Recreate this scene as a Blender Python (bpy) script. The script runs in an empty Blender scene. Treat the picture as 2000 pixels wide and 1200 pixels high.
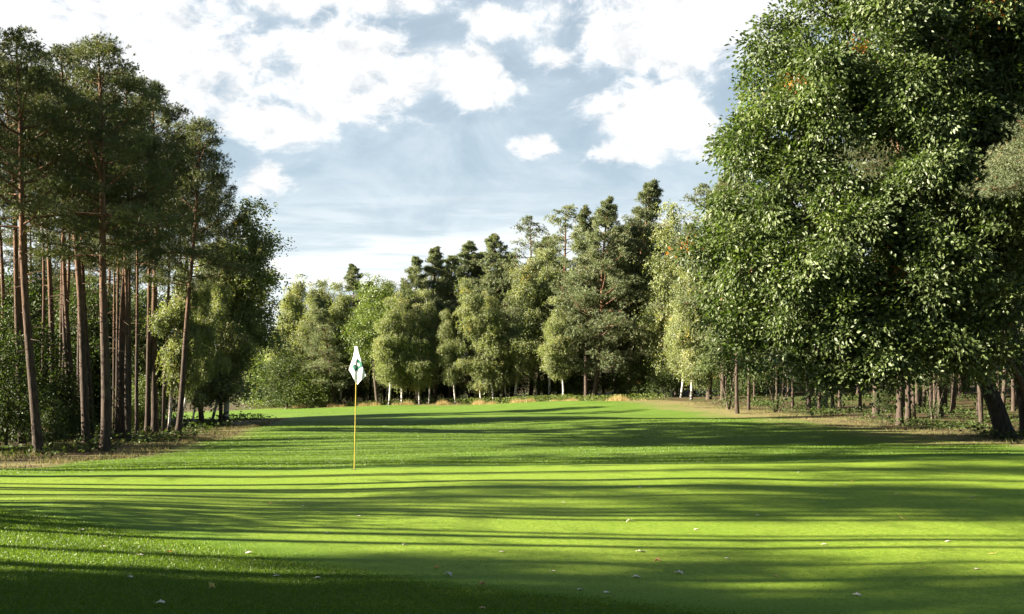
import bpy, math, random
import numpy as np
from mathutils import Vector, Matrix

R = math.radians
# ------------------------------------------------------------------ camera
F_PX, HORIZ, CAM_H = 1944.0, 743.0, 1.6      # focal length and horizon row in photo pixels (2000 x 1200)
scene = bpy.context.scene
cam_d = bpy.data.cameras.new('camera')
cam = bpy.data.objects.new('camera', cam_d)
scene.collection.objects.link(cam)
cam.location = (0, 0, CAM_H)
cam.rotation_euler = (R(90), 0, 0)
cam_d.sensor_width = 36.0
cam_d.lens = 36.0 * F_PX / 2000.0
cam_d.shift_y = (HORIZ - 600.0) / 2000.0
cam_d.clip_start = 0.1
cam_d.clip_end = 3000
scene.camera = cam

# ------------------------------------------------------------------ light and exposure
SUN_EL, SUN_FWD = 22.0, -6.0     # degrees: height of the sun; how far ahead of due left it stands
sd_ = bpy.data.lights.new('sun', 'SUN')
sd_.energy = 5.0
sd_.angle = R(0.5)
sd_.color = (1.0, 0.90, 0.74)
sun = bpy.data.objects.new('sun', sd_)
scene.collection.objects.link(sun)
to_sun = Vector((-math.cos(R(SUN_FWD)) * math.cos(R(SUN_EL)), math.sin(R(SUN_FWD)) * math.cos(R(SUN_EL)), math.sin(R(SUN_EL))))
sun.rotation_euler = to_sun.to_track_quat('Z', 'Y').to_euler()
sun.location = to_sun * 60
scene.view_settings.view_transform = 'Standard'
scene.view_settings.look = 'None'
scene.view_settings.gamma = 1.0
scene.view_settings.exposure = 2.6
scene.cycles.max_bounces = 6
scene.cycles.diffuse_bounces = 3
scene.cycles.transmission_bounces = 4
scene.cycles.transparent_max_bounces = 4


# ------------------------------------------------------------------ node helper
class NT:
    def __init__(self, tree):
        self.t = tree
        tree.nodes.clear()

    def n(self, typ, **kw):
        nd = self.t.nodes.new(typ)
        for k, v in kw.items():
            if k.startswith('i_'):
                key = k[2:]
                nd.inputs[int(key) if key.isdigit() else key.replace('_', ' ')].default_value = v
            else:
                setattr(nd, k, v)
        return nd

    def l(self, a, b):
        self.t.links.new(a, b)

    def put(self, sock, v):
        if hasattr(v, 'node'):
            self.l(v, sock)
        else:
            sock.default_value = v

    def m(self, op, a, b=None, c=None, clamp=False):
        nd = self.n('ShaderNodeMath', operation=op, use_clamp=clamp)
        for i, v in enumerate((a, b, c)):
            if v is not None:
                self.put(nd.inputs[i], v)
        return nd.outputs[0]

    def mix(self, fac, a, b, blend='MIX'):
        nd = self.n('ShaderNodeMix', data_type='RGBA', blend_type=blend)
        self.put(nd.inputs[0], fac)
        self.put(nd.inputs[6], a if hasattr(a, 'node') else (*a, 1))
        self.put(nd.inputs[7], b if hasattr(b, 'node') else (*b, 1))
        return nd.outputs[2]

    def smooth(self, v, lo, hi, o0=0.0, o1=1.0):
        nd = self.n('ShaderNodeMapRange', interpolation_type='SMOOTHSTEP')
        self.put(nd.inputs[0], v)
        for i, x in enumerate((lo, hi, o0, o1)):
            nd.inputs[i + 1].default_value = x
        return nd.outputs[0]

    def noise(self, vec, scale, detail=4, rough=0.55, dist=0.0):
        nd = self.n('ShaderNodeTexNoise')
        if vec is not None:
            self.l(vec, nd.inputs['Vector'])
        nd.inputs['Scale'].default_value = scale
        nd.inputs['Detail'].default_value = detail
        nd.inputs['Roughness'].default_value = rough
        nd.inputs['Distortion'].default_value = dist
        return nd.outputs['Fac']

    def scaled(self, vec, s):
        nd = self.n('ShaderNodeVectorMath', operation='MULTIPLY')
        self.l(vec, nd.inputs[0])
        nd.inputs[1].default_value = s
        return nd.outputs[0]


# ------------------------------------------------------------------ sky with a bank of bright clouds
SKY_STRENGTH = 0.05
world = bpy.data.worlds.new('World')
scene.world = world
world.use_nodes = True
w = NT(world.node_tree)
sky = w.n('ShaderNodeTexSky', sky_type='NISHITA', sun_disc=False)
sky.sun_elevation = R(SUN_EL)
sky.sun_rotation = math.atan2(to_sun.x, to_sun.y)
sky.air_density = 1.0
sky.dust_density = 0.8
sky.ozone_density = 2.0
tc = w.n('ShaderNodeTexCoord')
sep = w.n('ShaderNodeSeparateXYZ')
w.l(tc.outputs['Generated'], sep.inputs[0])
dx, dy, dz = sep.outputs
az = w.m('ARCTAN2', dx, dy)
el = w.m('ARCSINE', dz)
cmb = w.n('ShaderNodeCombineXYZ')
w.l(az, cmb.inputs[0])
w.l(w.m('MULTIPLY', el, 1.5), cmb.inputs[1])
n_big = w.noise(cmb.outputs[0], 9.0, 10, 0.60, 0.5)
n_fine = w.noise(cmb.outputs[0], 30.0, 9, 0.64, 0.3)
streak = w.noise(w.scaled(cmb.outputs[0], (1.0, 7.0, 1.0)), 5.0, 7, 0.6, 0.5)


def blob(px, py, rx, ry):
    a = math.atan((px - 1000) / F_PX)
    e = math.atan((HORIZ - py) / F_PX * math.cos(a))
    u = w.m('DIVIDE', w.m('SUBTRACT', az, a), rx / F_PX)
    v = w.m('DIVIDE', w.m('SUBTRACT', el, e), ry / F_PX)
    d = w.m('SQRT', w.m('ADD', w.m('MULTIPLY', u, u), w.m('MULTIPLY', v, v)))
    return w.m('SUBTRACT', 1.0, d)


acc = None
for b in ((250, 110, 360, 170), (690, 120, 170, 120), (620, -20, 300, 70), (930, 150, 95, 75), (960, 45, 75, 40),
          (1330, 40, 300, 125), (1260, 210, 150, 72), (1340, 235, 80, 60), (1090, 115, 55, 32), (500, 240, 120, 55), (1210, 300, 95, 32),
          (20, 60, 260, 120), (1050, 285, 55, 26), (520, 350, 60, 40)):
    v = blob(*b)
    acc = v if acc is None else w.m('MAXIMUM', acc, v)
# clouds elsewhere in the sky, scattered
other = w.m('MULTIPLY', w.m('SUBTRACT', w.noise(cmb.outputs[0], 2.2, 3), 0.66), 3.0)
outside = w.smooth(w.m('ABSOLUTE', az), 0.62, 0.85)
acc = w.m('MAXIMUM', acc, w.m('SUBTRACT', w.m('MULTIPLY', other, outside), w.m('SUBTRACT', 1.0, outside)))
acc = w.m('MAXIMUM', acc, -1.1)
dens = w.m('ADD', acc, w.m('ADD', w.m('MULTIPLY', w.m('SUBTRACT', n_big, 0.5), 2.7), w.m('MULTIPLY', w.m('SUBTRACT', n_fine, 0.5), 1.5)))
cl = w.smooth(dens, -0.05, 0.50)
# thin veil and low streaks towards the horizon
low = w.smooth(el, 0.20, 0.05)
veil = w.m('MULTIPLY', w.smooth(streak, 0.44, 0.66), w.m('ADD', 0.30, w.m('MULTIPLY', low, 0.65)))
hazeband = w.smooth(el, 0.19, 0.07, 0.0, 0.85)
soft = w.smooth(n_big, 0.34, 0.72, 0.45, 0.80)
thin = w.m('MAXIMUM', w.m('MAXIMUM', veil, hazeband), soft)
up = w.smooth(el, 0.55, 1.1, 1.0, 0.25)     # the overhead sky stays clearer
thin = w.m('MULTIPLY', w.m('MULTIPLY', thin, up), w.m('SUBTRACT', 1.0, w.m('MULTIPLY', outside, 0.85)))
cl = w.m('MULTIPLY', cl, up)
skyc = w.mix(1.0, sky.outputs[0], (0.33, 0.40, 0.40), 'MULTIPLY')
cshade = w.m('ADD', w.smooth(n_fine, 0.36, 0.60, 0.70, 0.86), w.smooth(dens, 0.3, 1.3, 0.0, 0.16))
cloudc = w.mix(cshade, (0.0, 0.0, 0.0), (4.3, 4.38, 4.45))
c1 = w.mix(thin, skyc, (2.80, 3.16, 3.40))
c1 = w.mix(w.m('MULTIPLY', w.smooth(streak, 0.5, 0.72), w.smooth(el, 0.17, 0.05)), c1, (3.4, 3.5, 3.6))
lowband = w.m('MULTIPLY', w.smooth(el, 0.215, 0.10), w.m('SUBTRACT', 1.0, w.m('MULTIPLY', outside, 0.7)))
c1 = w.mix(w.m('MULTIPLY', lowband, w.smooth(streak, 0.38, 0.62, 0.25, 1.0)), c1, (3.95, 4.05, 4.1))
c2 = w.mix(cl, c1, cloudc)
bg = w.n('ShaderNodeBackground')
w.l(c2, bg.inputs[0])
bg.inputs[1].default_value = SKY_STRENGTH
wo = w.n('ShaderNodeOutputWorld')
w.l(bg.outputs[0], wo.inputs[0])

# ------------------------------------------------------------------ terrain
rng = np.random.default_rng(7)


def ss(a, b, x):
    t = np.clip((np.asarray(x, float) - a) / (b - a), 0, 1)
    return t * t * (3 - 2 * t)


def terrain(x, y):
    x = np.asarray(x, float)
    y = np.asarray(y, float)
    edge = 18.6 + 0.16 * np.clip(x, -14, 14)
    z = -0.45 * ss(-1.0, 9, y - edge) - 0.5 * ss(4, 24, y - edge)
    z = z + 0.040 * np.clip(x, -60, 40) * ss(42, 112, y)
    z = z - 0.05 * ss(22, 30, y) * 1.0
    # left bank falls a little away from the putting green
    z = z - 0.18 * ss(-9, -14, x) * ss(0, 12, y) * (1 - ss(25, 40, y))
    # soft undulations of the fairway and of the green
    fw = ss(24, 34, y)
    z = z + fw * (0.13 * np.sin(0.21 * y + 0.16 * x) * np.cos(0.11 * x - 0.3) + 0.07 * np.sin(0.45 * y - 0.12 * x + 1.0))
    z = z + (1 - fw) * (0.045 * np.sin(0.42 * x + 0.5) * np.sin(0.5 * y) + 0.015 * np.sin(0.95 * x + 0.8 * y) * np.sin(0.6 * y - 0.5 * x + 1.2) + 0.005 * np.sin(1.9 * x - 0.7 * y))
    z = z + 0.32 * np.exp(-(((x - 6) / 9) ** 2 + ((y - 96) / 5) ** 2))
    z = z - 0.022 * np.clip(x, -12, 14) * (1 - ss(11, 19, y))
    # mound at lower left of the apron
    z = z + 0.16 * np.exp(-(((x + 6.5) / 2.8) ** 2 + ((y - 8.0) / 2.6) ** 2))
    # the woods climb gently behind everything
    z = z + 7.0 * ss(165, 300, y) + 5.0 * ss(60, 140, np.abs(x + 5))
    return z


def T(x, y):
    return float(terrain(x, y))


def pix(px, py, maxd=170.0):
    """Ground point that a photo pixel looks at."""
    u, v = (px - 1000) / F_PX, (HORIZ - py) / F_PX
    d = np.arange(4.0, maxd, 0.05)
    zz = CAM_H + v * d
    hit = np.nonzero(zz <= terrain(u * d, d))[0]
    dd = d[hit[0]] if len(hit) else maxd
    return u * dd, float(dd)


FAIR = np.array([(-40, -12), (-14.5, 2), (-12.4, 14), (-12.6, 24), (-12.8, 34), (-13.6, 46), (-15.0, 58), (-16.5, 72), (-20, 85), (-45, 101),
                 (-75, 112), (-70, 140), (-42, 139), (-30, 131), (-10, 121), (0, 114), (8, 106), (13.5, 98), (15.5, 84), (18.0, 62), (19.0, 50),
                 (19.5, 40), (20.5, 30), (23, 18), (26, -12)], float)


def poly_sd(P, x, y):
    """Signed distance, positive inside."""
    x = np.asarray(x, float).ravel()
    y = np.asarray(y, float).ravel()
    best = np.full(x.shape, 1e9)
    inside = np.zeros(x.shape, bool)
    n = len(P)
    for i in range(n):
        ax, ay = P[i]
        bx, by = P[(i + 1) % n]
        ex, ey = bx - ax, by - ay
        t = np.clip(((x - ax) * ex + (y - ay) * ey) / (ex * ex + ey * ey), 0, 1)
        best = np.minimum(best, np.hypot(x - ax - t * ex, y - ay - t * ey))
        c = ((ay > y) != (by > y)) & (x < (bx - ax) * (y - ay) / (by - ay + 1e-12) + ax)
        inside ^= c
    return np.where(inside, best, -best)


GREEN = np.array([(-9.6, 15.2), (-8.2, 17.0), (-5.5, 18.2), (-2, 19.0), (2, 19.6), (7, 20.5), (12, 21.6), (16, 21.5), (20, 19), (21.5, 14), (19, 9),
                  (14, 7), (8.5, 6.3), (4.5, 6.2), (1.5, 6.9), (-0.6, 7.6), (-2.4, 8.6), (-4.4, 9.8), (-6.4, 10.9), (-8.6, 12.0), (-9.9, 13.4)], float)


# ------------------------------------------------------------------ mesh helpers
COL = scene.collection


def mesh_obj(name, V, groups, mats, parent=None, attrs=None, smooth=False):
    """groups: list of (faces array (n,k), material index). attrs: {name: (domain, values)}"""
    me = bpy.data.meshes.new(name)
    V = np.asarray(V, np.float32)
    loops, totals, mi = [], [], []
    for f, m in groups:
        f = np.asarray(f, np.int32)
        if len(f) == 0:
            continue
        loops.append(f.ravel())
        totals.append(np.full(len(f), f.shape[1], np.int32))
        mi.append(np.full(len(f), m, np.int32))
    loops = np.concatenate(loops)
    totals = np.concatenate(totals)
    mi = np.concatenate(mi)
    starts = np.concatenate(([0], np.cumsum(totals)[:-1])).astype(np.int32)
    me.vertices.add(len(V))
    me.vertices.foreach_set('co', V.ravel())
    me.loops.add(len(loops))
    me.loops.foreach_set('vertex_index', loops)
    me.polygons.add(len(totals))
    me.polygons.foreach_set('loop_start', starts)
    me.polygons.foreach_set('material_index', mi)
    if smooth:
        me.polygons.foreach_set('use_smooth', np.ones(len(totals), bool))
    me.update(calc_edges=True)
    me.validate()
    for k, (dom, vals) in (attrs or {}).items():
        a = me.attributes.new(k, 'FLOAT', dom)
        a.data.foreach_set('value', np.asarray(vals, np.float32))
    for m in mats:
        me.materials.append(m)
    o = bpy.data.objects.new(name, me)
    COL.objects.link(o)
    if parent is not None:
        o.parent = parent
    return o


def tag(o, label=None, cat=None, group=None, kind=None):
    if label:
        o['label'] = label
    if cat:
        o['category'] = cat
    if group:
        o['group'] = group
    if kind:
        o['kind'] = kind
    return o


def empty(name, loc=(0, 0, 0)):
    o = bpy.data.objects.new(name, None)
    o.empty_display_size = 0.3
    COL.objects.link(o)
    o.location = loc
    return o


def norm(a):
    return a / np.maximum(np.linalg.norm(a, axis=-1, keepdims=True), 1e-9)


def tube(path, rad, k=8, cap=True):
    path = np.asarray(path, float)
    rad = np.asarray(rad, float)
    m = len(path)
    t = norm(np.gradient(path, axis=0))
    ref = np.array([1.0, 0.13, 0.0]) if abs(t[0][0]) < 0.8 else np.array([0, 0.1, 1.0])
    u = norm(np.cross(t, np.tile(ref, (m, 1))))
    v = np.cross(t, u)
    a = np.arange(k) / k * 2 * math.pi
    ring = path[:, None, :] + rad[:, None, None] * (np.cos(a)[None, :, None] * u[:, None, :] + np.sin(a)[None, :, None] * v[:, None, :])
    V = ring.reshape(-1, 3)
    i = np.arange(m - 1)[:, None] * k
    j = np.arange(k)[None, :]
    j2 = (j + 1) % k
    F = np.stack([i + j, i + j2, i + k + j2, i + k + j], -1).reshape(-1, 4)
    return V, F


def frusta(A, B, ra, rb, k=5):
    """Many separate tapered pieces at once."""
    A = np.asarray(A, float)
    B = np.asarray(B, float)
    n = len(A)
    t = norm(B - A)
    ref = np.where(np.abs(t[:, :1]) < 0.8, np.array([[1.0, 0, 0]]), np.array([[0, 0, 1.0]]))
    u = norm(np.cross(t, ref))
    v = np.cross(t, u)
    a = np.arange(k) / k * 2 * math.pi
    c = np.cos(a)[None, :, None] * u[:, None, :] + np.sin(a)[None, :, None] * v[:, None, :]
    V = np.concatenate([A[:, None] + c * np.asarray(ra)[:, None, None], B[:, None] + c * np.asarray(rb)[:, None, None]], 1).reshape(-1, 3)
    base = np.arange(n)[:, None] * 2 * k
    j = np.arange(k)[None, :]
    j2 = (j + 1) % k
    F = np.stack([base + j, base + j2, base + k + j2, base + k + j], -1).reshape(-1, 4)
    return V, F


class Acc:
    def __init__(self):
        self.V, self.F3, self.F4, self.t3, self.n = [], [], [], [], 0

    def add(self, V, F, tint=None):
        F = np.asarray(F)
        (self.F3 if F.shape[1] == 3 else self.F4).append(F + self.n)
        if tint is not None:
            self.t3.append(np.asarray(tint))
        self.V.append(V)
        self.n += len(V)

    def build(self, name, mat, parent=None, smooth=False):
        groups = []
        if self.F3:
            groups.append((np.concatenate(self.F3), 0))
        if self.F4:
            groups.append((np.concatenate(self.F4), 0))
        attrs = {'tint': ('FACE', np.concatenate(self.t3))} if self.t3 else None
        return mesh_obj(name, np.concatenate(self.V), groups, [mat], parent, attrs, smooth)


def leaves(C, D, N, L, W, tint):
    """Folded two-triangle leaves: C base point, D axis, N upper side."""
    D = norm(D)
    S = norm(np.cross(D, N))
    N = np.cross(S, D)
    L = np.asarray(L)[:, None]
    W = np.asarray(W)[:, None]
    b = C
    t = C + D * L - N * L * 0.12
    l_ = C + D * L * 0.5 + S * W * 0.5 + N * W * 0.16
    r_ = C + D * L * 0.5 - S * W * 0.5 + N * W * 0.16
    V = np.stack([b, r_, t, l_], 1).reshape(-1, 3)
    i = np.arange(len(C))[:, None] * 4
    F = np.concatenate([i + [0, 1, 2], i + [0, 2, 3]], 1).reshape(-1, 3)
    return V, F, np.repeat(tint, 2)


def needles(C, D, L, W, tint):
    S = norm(np.cross(D, rng.normal(size=D.shape)))
    L = np.asarray(L)[:, None]
    W = np.asarray(W)[:, None]
    V = np.stack([C - S * W * 0.5, C + S * W * 0.5, C + D * L], 1).reshape(-1, 3)
    F = np.arange(len(C) * 3).reshape(-1, 3)
    return V, F, tint


# ------------------------------------------------------------------ materials
def new_mat(name):
    m = bpy.data.materials.new(name)
    m.use_nodes = True
    return m, NT(m.node_tree)


def leaf_mat(name, cols, trans=0.35, tcol=(1.25, 1.35, 0.5), rough=0.5, spec=0.35, vary=0.25):
    """cols: list of (tint position, colour); a leaf lets part of the light through."""
    m, t = new_mat(name)
    at = t.n('ShaderNodeAttribute', attribute_name='tint')
    oi = t.n('ShaderNodeObjectInfo')
    rmp = t.n('ShaderNodeValToRGB')
    e = rmp.color_ramp.elements
    while len(e) < len(cols):
        e.new(0.5)
    for i, (p, c) in enumerate(cols):
        e[i].position = p
        e[i].color = (*c, 1)
    t.l(at.outputs['Fac'], rmp.inputs[0])
    v = t.m('MULTIPLY_ADD', oi.outputs['Random'], vary, 1.0 - vary / 2)
    cmb_ = t.n('ShaderNodeCombineColor')
    for i in range(3):
        t.l(v, cmb_.inputs[i])
    col = t.mix(1.0, rmp.outputs[0], cmb_.outputs[0], 'MULTIPLY')
    p = t.n('ShaderNodeBsdfPrincipled')
    t.l(col, p.inputs['Base Color'])
    p.inputs['Roughness'].default_value = rough
    p.inputs['Specular IOR Level'].default_value = spec
    tr = t.n('ShaderNodeBsdfTranslucent')
    t.l(t.mix(1.0, col, tcol, 'MULTIPLY'), tr.inputs[0])
    mx = t.n('ShaderNodeMixShader')
    mx.inputs[0].default_value = trans
    t.l(p.outputs[0], mx.inputs[1])
    t.l(tr.outputs[0], mx.inputs[2])
    out = t.n('ShaderNodeOutputMaterial')
    t.l(mx.outputs[0], out.inputs[0])
    return m


def simple_mat(name, col, rough=0.6, spec=0.4):
    m, t = new_mat(name)
    p = t.n('ShaderNodeBsdfPrincipled')
    tcx = t.n('ShaderNodeTexCoord')
    nz = t.noise(tcx.outputs['Object'], 30, 3)
    t.l(t.mix(nz, tuple(c * 0.88 for c in col), tuple(min(1, c * 1.1) for c in col)), p.inputs['Base Color'])
    p.inputs['Roughness'].default_value = rough
    p.inputs['Specular IOR Level'].default_value = spec
    out = t.n('ShaderNodeOutputMaterial')
    t.l(p.outputs[0], out.inputs[0])
    return m


def bark_mat(name, low, high, z0, z1, stretch=(9, 9, 1.6), contrast=0.45, bump=0.5):
    m, t = new_mat(name)
    tcx = t.n('ShaderNodeTexCoord')
    ob = tcx.outputs['Object']
    s = t.n('ShaderNodeSeparateXYZ')
    t.l(ob, s.inputs[0])
    n1 = t.noise(t.scaled(ob, stretch), 1.6, 6, 0.65)
    n2 = t.noise(ob, 0.9, 3)
    h = t.m('ADD', s.outputs[2], t.m('MULTIPLY', t.m('SUBTRACT', n2, 0.5), 5.0))
    base = t.mix(t.smooth(h, z0, z1), low, high)
    dark = t.mix(1.0, base, (contrast,) * 3, 'MULTIPLY')
    col = t.mix(t.smooth(n1, 0.38, 0.58), dark, base)
    p = t.n('ShaderNodeBsdfPrincipled')
    t.l(col, p.inputs['Base Color'])
    p.inputs['Roughness'].default_value = 0.9
    p.inputs['Specular IOR Level'].default_value = 0.15
    bp = t.n('ShaderNodeBump')
    bp.inputs['Strength'].default_value = bump
    bp.inputs['Distance'].default_value = 0.06
    t.l(n1, bp.inputs['Height'])
    t.l(bp.outputs[0], p.inputs['Normal'])
    out = t.n('ShaderNodeOutputMaterial')
    t.l(p.outputs[0], out.inputs[0])
    return m


M = {}
M['pine_bark'] = bark_mat('pine_bark', (0.078, 0.058, 0.044), (0.175, 0.100, 0.060), 4.0, 9.5)
M['oak_bark'] = bark_mat('oak_bark', (0.050, 0.042, 0.034), (0.065, 0.054, 0.042), 1, 8)
M['grey_bark'] = bark_mat('grey_bark', (0.12, 0.095, 0.075), (0.15, 0.12, 0.095), 1, 6)


def birch_bark():
    m, t = new_mat('birch_bark')
    tcx = t.n('ShaderNodeTexCoord')
    ob = tcx.outputs['Object']
    s = t.n('ShaderNodeSeparateXYZ')
    t.l(ob, s.inputs[0])
    n1 = t.noise(t.scaled(ob, (2.2, 2.2, 9.0)), 1.2, 4, 0.6)
    n2 = t.noise(ob, 3.0, 4)
    lowd = t.smooth(s.outputs[2], 1.6, 0.1, 0.0, 0.20)
    marks = t.smooth(t.m('ADD', n1, lowd), 0.56, 0.63)
    white = t.mix(n2, (0.40, 0.37, 0.33), (0.60, 0.57, 0.53))
    p = t.n('ShaderNodeBsdfPrincipled')
    t.l(t.mix(marks, white, (0.035, 0.03, 0.027)), p.inputs['Base Color'])
    p.inputs['Roughness'].default_value = 0.75
    out = t.n('ShaderNodeOutputMaterial')
    t.l(p.outputs[0], out.inputs[0])
    return m


M['birch_bark'] = birch_bark()
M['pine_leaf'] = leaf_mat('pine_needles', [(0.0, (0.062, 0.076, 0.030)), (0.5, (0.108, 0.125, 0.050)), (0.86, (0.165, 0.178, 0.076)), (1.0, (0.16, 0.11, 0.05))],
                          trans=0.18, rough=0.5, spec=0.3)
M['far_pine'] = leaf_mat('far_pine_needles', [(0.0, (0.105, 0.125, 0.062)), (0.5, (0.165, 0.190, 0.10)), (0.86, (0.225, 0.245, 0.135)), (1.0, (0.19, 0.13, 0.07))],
                         trans=0.2, rough=0.5, spec=0.3)  # paler copy of the pine needles, sunlight on far trees put into the colour
M['blue_pine'] = leaf_mat('blue_pine_needles', [(0.0, (0.085, 0.105, 0.05)), (0.6, (0.14, 0.165, 0.08)), (0.9, (0.20, 0.215, 0.11)), (1.0, (0.22, 0.16, 0.08))],
                          trans=0.18, rough=0.5, spec=0.3)
M['birch_leaf'] = leaf_mat('birch_leaves', [(0.0, (0.10, 0.12, 0.046)), (0.45, (0.190, 0.212, 0.095)), (0.85, (0.265, 0.275, 0.135)), (1.0, (0.36, 0.26, 0.04))],
                           trans=0.38, rough=0.5, spec=0.35)
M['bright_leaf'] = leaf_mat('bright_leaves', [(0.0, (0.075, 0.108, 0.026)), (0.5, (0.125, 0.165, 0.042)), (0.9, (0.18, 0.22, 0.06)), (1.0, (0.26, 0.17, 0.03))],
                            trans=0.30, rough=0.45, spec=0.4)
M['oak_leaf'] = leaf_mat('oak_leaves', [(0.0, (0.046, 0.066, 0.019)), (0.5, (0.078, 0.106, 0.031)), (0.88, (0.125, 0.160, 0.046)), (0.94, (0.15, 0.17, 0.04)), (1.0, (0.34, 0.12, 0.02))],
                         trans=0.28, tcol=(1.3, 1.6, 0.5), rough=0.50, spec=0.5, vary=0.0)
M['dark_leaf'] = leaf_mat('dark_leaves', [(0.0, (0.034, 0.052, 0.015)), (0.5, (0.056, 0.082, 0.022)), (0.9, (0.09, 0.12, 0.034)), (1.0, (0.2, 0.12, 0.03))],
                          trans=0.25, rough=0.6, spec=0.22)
M['straw'] = leaf_mat('dry_straw', [(0.0, (0.20, 0.17, 0.05)), (0.5, (0.33, 0.25, 0.10)), (1.0, (0.42, 0.30, 0.15))], trans=0.35, tcol=(1, 1, 0.8), rough=0.7, spec=0.2)
M['rough'] = leaf_mat('rough_straw', [(0.0, (0.08, 0.10, 0.03)), (0.5, (0.17, 0.14, 0.06)), (1.0, (0.26, 0.19, 0.10))], trans=0.35, tcol=(1, 1, 0.8), rough=0.7, spec=0.2)
M['blade'] = leaf_mat('grass_blades', [(0.0, (0.075, 0.135, 0.010)), (0.5, (0.135, 0.215, 0.016)), (1.0, (0.215, 0.285, 0.03))], trans=0.42, tcol=(1.2, 1.25, 0.5), rough=0.45, spec=0.4)


def ground_mat(name, is_green):
    m, t = new_mat(name)
    tcx = t.n('ShaderNodeTexCoord')
    ob = tcx.outputs['Object']
    big = t.noise(ob, 0.30, 4, 0.6)
    mid = t.noise(ob, 2.3, 4, 0.6)
    fine = t.noise(ob, 42.0, 3, 0.7)
    tuft = t.noise(ob, 13.0, 3, 0.75)
    grain = t.noise(ob, 120.0, 2, 0.7)
    if is_green:
        c = t.mix(t.smooth(big, 0.3, 0.7), (0.180, 0.270, 0.022), (0.235, 0.310, 0.036))
        c = t.mix(t.smooth(mid, 0.35, 0.75, 0.0, 0.35), c, (0.24, 0.29, 0.045))
        c = t.mix(t.smooth(fine, 0.35, 0.65, 0.0, 0.6), c, (0.115, 0.185, 0.014))
        c = t.mix(t.smooth(tuft, 0.38, 0.60, 0.75, 0.0), c, (0.115, 0.190, 0.013))
        ed = t.n('ShaderNodeAttribute', attribute_name='inner')
        c = t.mix(t.smooth(t.m('ADD', ed.outputs['Fac'], t.m('MULTIPLY', t.m('SUBTRACT', mid, 0.5), 0.9)), 0.15, 0.95), (0.11, 0.19, 0.016), c)
    else:
        g = t.mix(t.smooth(big, 0.3, 0.7), (0.082, 0.155, 0.018), (0.125, 0.200, 0.028))
        g = t.mix(t.smooth(mid, 0.4, 0.75, 0.0, 0.4), g, (0.16, 0.21, 0.045))
        g = t.mix(t.smooth(fine, 0.35, 0.65, 0.0, 0.55), g, (0.075, 0.13, 0.012))
        g = t.mix(t.smooth(tuft, 0.36, 0.62, 0.5, 0.0), g, (0.075, 0.135, 0.010))
        a1 = t.n('ShaderNodeAttribute', attribute_name='fair')
        a2 = t.n('ShaderNodeAttribute', attribute_name='dry')
        jit = t.m('ADD', t.m('MULTIPLY', t.m('SUBTRACT', mid, 0.5), 1.1), t.m('MULTIPLY', t.m('SUBTRACT', big, 0.5), 1.2))
        dryf = t.smooth(t.m('ADD', a2.outputs['Fac'], t.m('MULTIPLY', jit, 1.6)), 0.35, 1.15)
        straw = t.mix(t.smooth(fine, 0.3, 0.7), (0.17, 0.115, 0.06), (0.29, 0.215, 0.12))
        straw = t.mix(t.smooth(mid, 0.35, 0.62, 0.0, 0.8), straw, (0.13, 0.15, 0.04))
        floor = t.mix(t.smooth(mid, 0.35, 0.65), (0.05, 0.034, 0.02), (0.095, 0.066, 0.036))
        floor = t.mix(t.smooth(big, 0.45, 0.6, 0.0, 0.8), floor, (0.055, 0.08, 0.018))
        ff = t.smooth(t.m('ADD', a1.outputs['Fac'], t.m('MULTIPLY', jit, 0.5)), 0.3, 0.7)
        c = t.mix(ff, floor, g)
        c = t.mix(dryf, c, straw)
    p = t.n('ShaderNodeBsdfPrincipled')
    t.l(c, p.inputs['Base Color'])
    p.inputs['Roughness'].default_value = 0.75
    p.inputs['Specular IOR Level'].default_value = 0.12
    b1 = t.n('ShaderNodeBump')
    b1.inputs['Strength'].default_value = 0.55
    b1.inputs['Distance'].default_value = 0.012 if is_green else 0.03
    hsum = t.m('ADD', t.m('MULTIPLY', fine, 1.0), t.m('ADD', t.m('MULTIPLY', grain, 0.6), t.m('MULTIPLY', tuft, 0.9)))
    t.l(hsum, b1.inputs['Height'])
    t.l(b1.outputs[0], p.inputs['Normal'])
    out = t.n('ShaderNodeOutputMaterial')
    t.l(p.outputs[0], out.inputs[0])
    return m


# ------------------------------------------------------------------ ground
def axis(fine_lo, fine_hi, step, lo, hi):
    a = list(np.arange(fine_lo, fine_hi + 1e-6, step))
    s, x = step, fine_hi
    while x < hi:
        s *= 1.25
        x += s
        a.append(x)
    s, x = step, fine_lo
    while x > lo:
        s *= 1.25
        x -= s
        a.insert(0, x)
    return np.array(a)


def grid(xs, ys):
    X, Y = np.meshgrid(xs, ys)
    n, m_ = X.shape
    i = np.arange(n * m_).reshape(n, m_)
    F = np.stack([i[:-1, :-1], i[:-1, 1:], i[1:, 1:], i[1:, :-1]], -1).reshape(-1, 4)
    return X.ravel(), Y.ravel(), F


X, Y, F = grid(axis(-30, 30, 0.5, -900, 900), axis(2, 130, 0.5, -60, 1500))
Z = terrain(X, Y)
sdist = poly_sd(FAIR, X, Y)
fair = ss(-0.5, 1.5, sdist)
rightside = ss(3, 10, X) * ss(26, 34, Y)
leftside = ss(-8, -11, X) * ss(10, 16, Y) * (1 - ss(75, 85, Y))
dry = np.maximum(ss(-5, -1.0, sdist) * (1 - ss(1.5, 6.0, sdist)) * rightside, ss(-4, -1, sdist) * (1 - ss(0.3, 2.5, sdist)) * leftside * 0.8)
dry = np.maximum(dry, ss(-3, -1.0, sdist) * (1 - ss(0.0, 2.0, sdist)) * ss(90, 100, Y) * 0.8)
ground = mesh_obj('ground', np.stack([X, Y, Z], 1), [(F, 0)], [ground_mat('fairway_turf', False)], None,
                  {'fair': ('POINT', fair), 'dry': ('POINT', dry)}, smooth=True)
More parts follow.
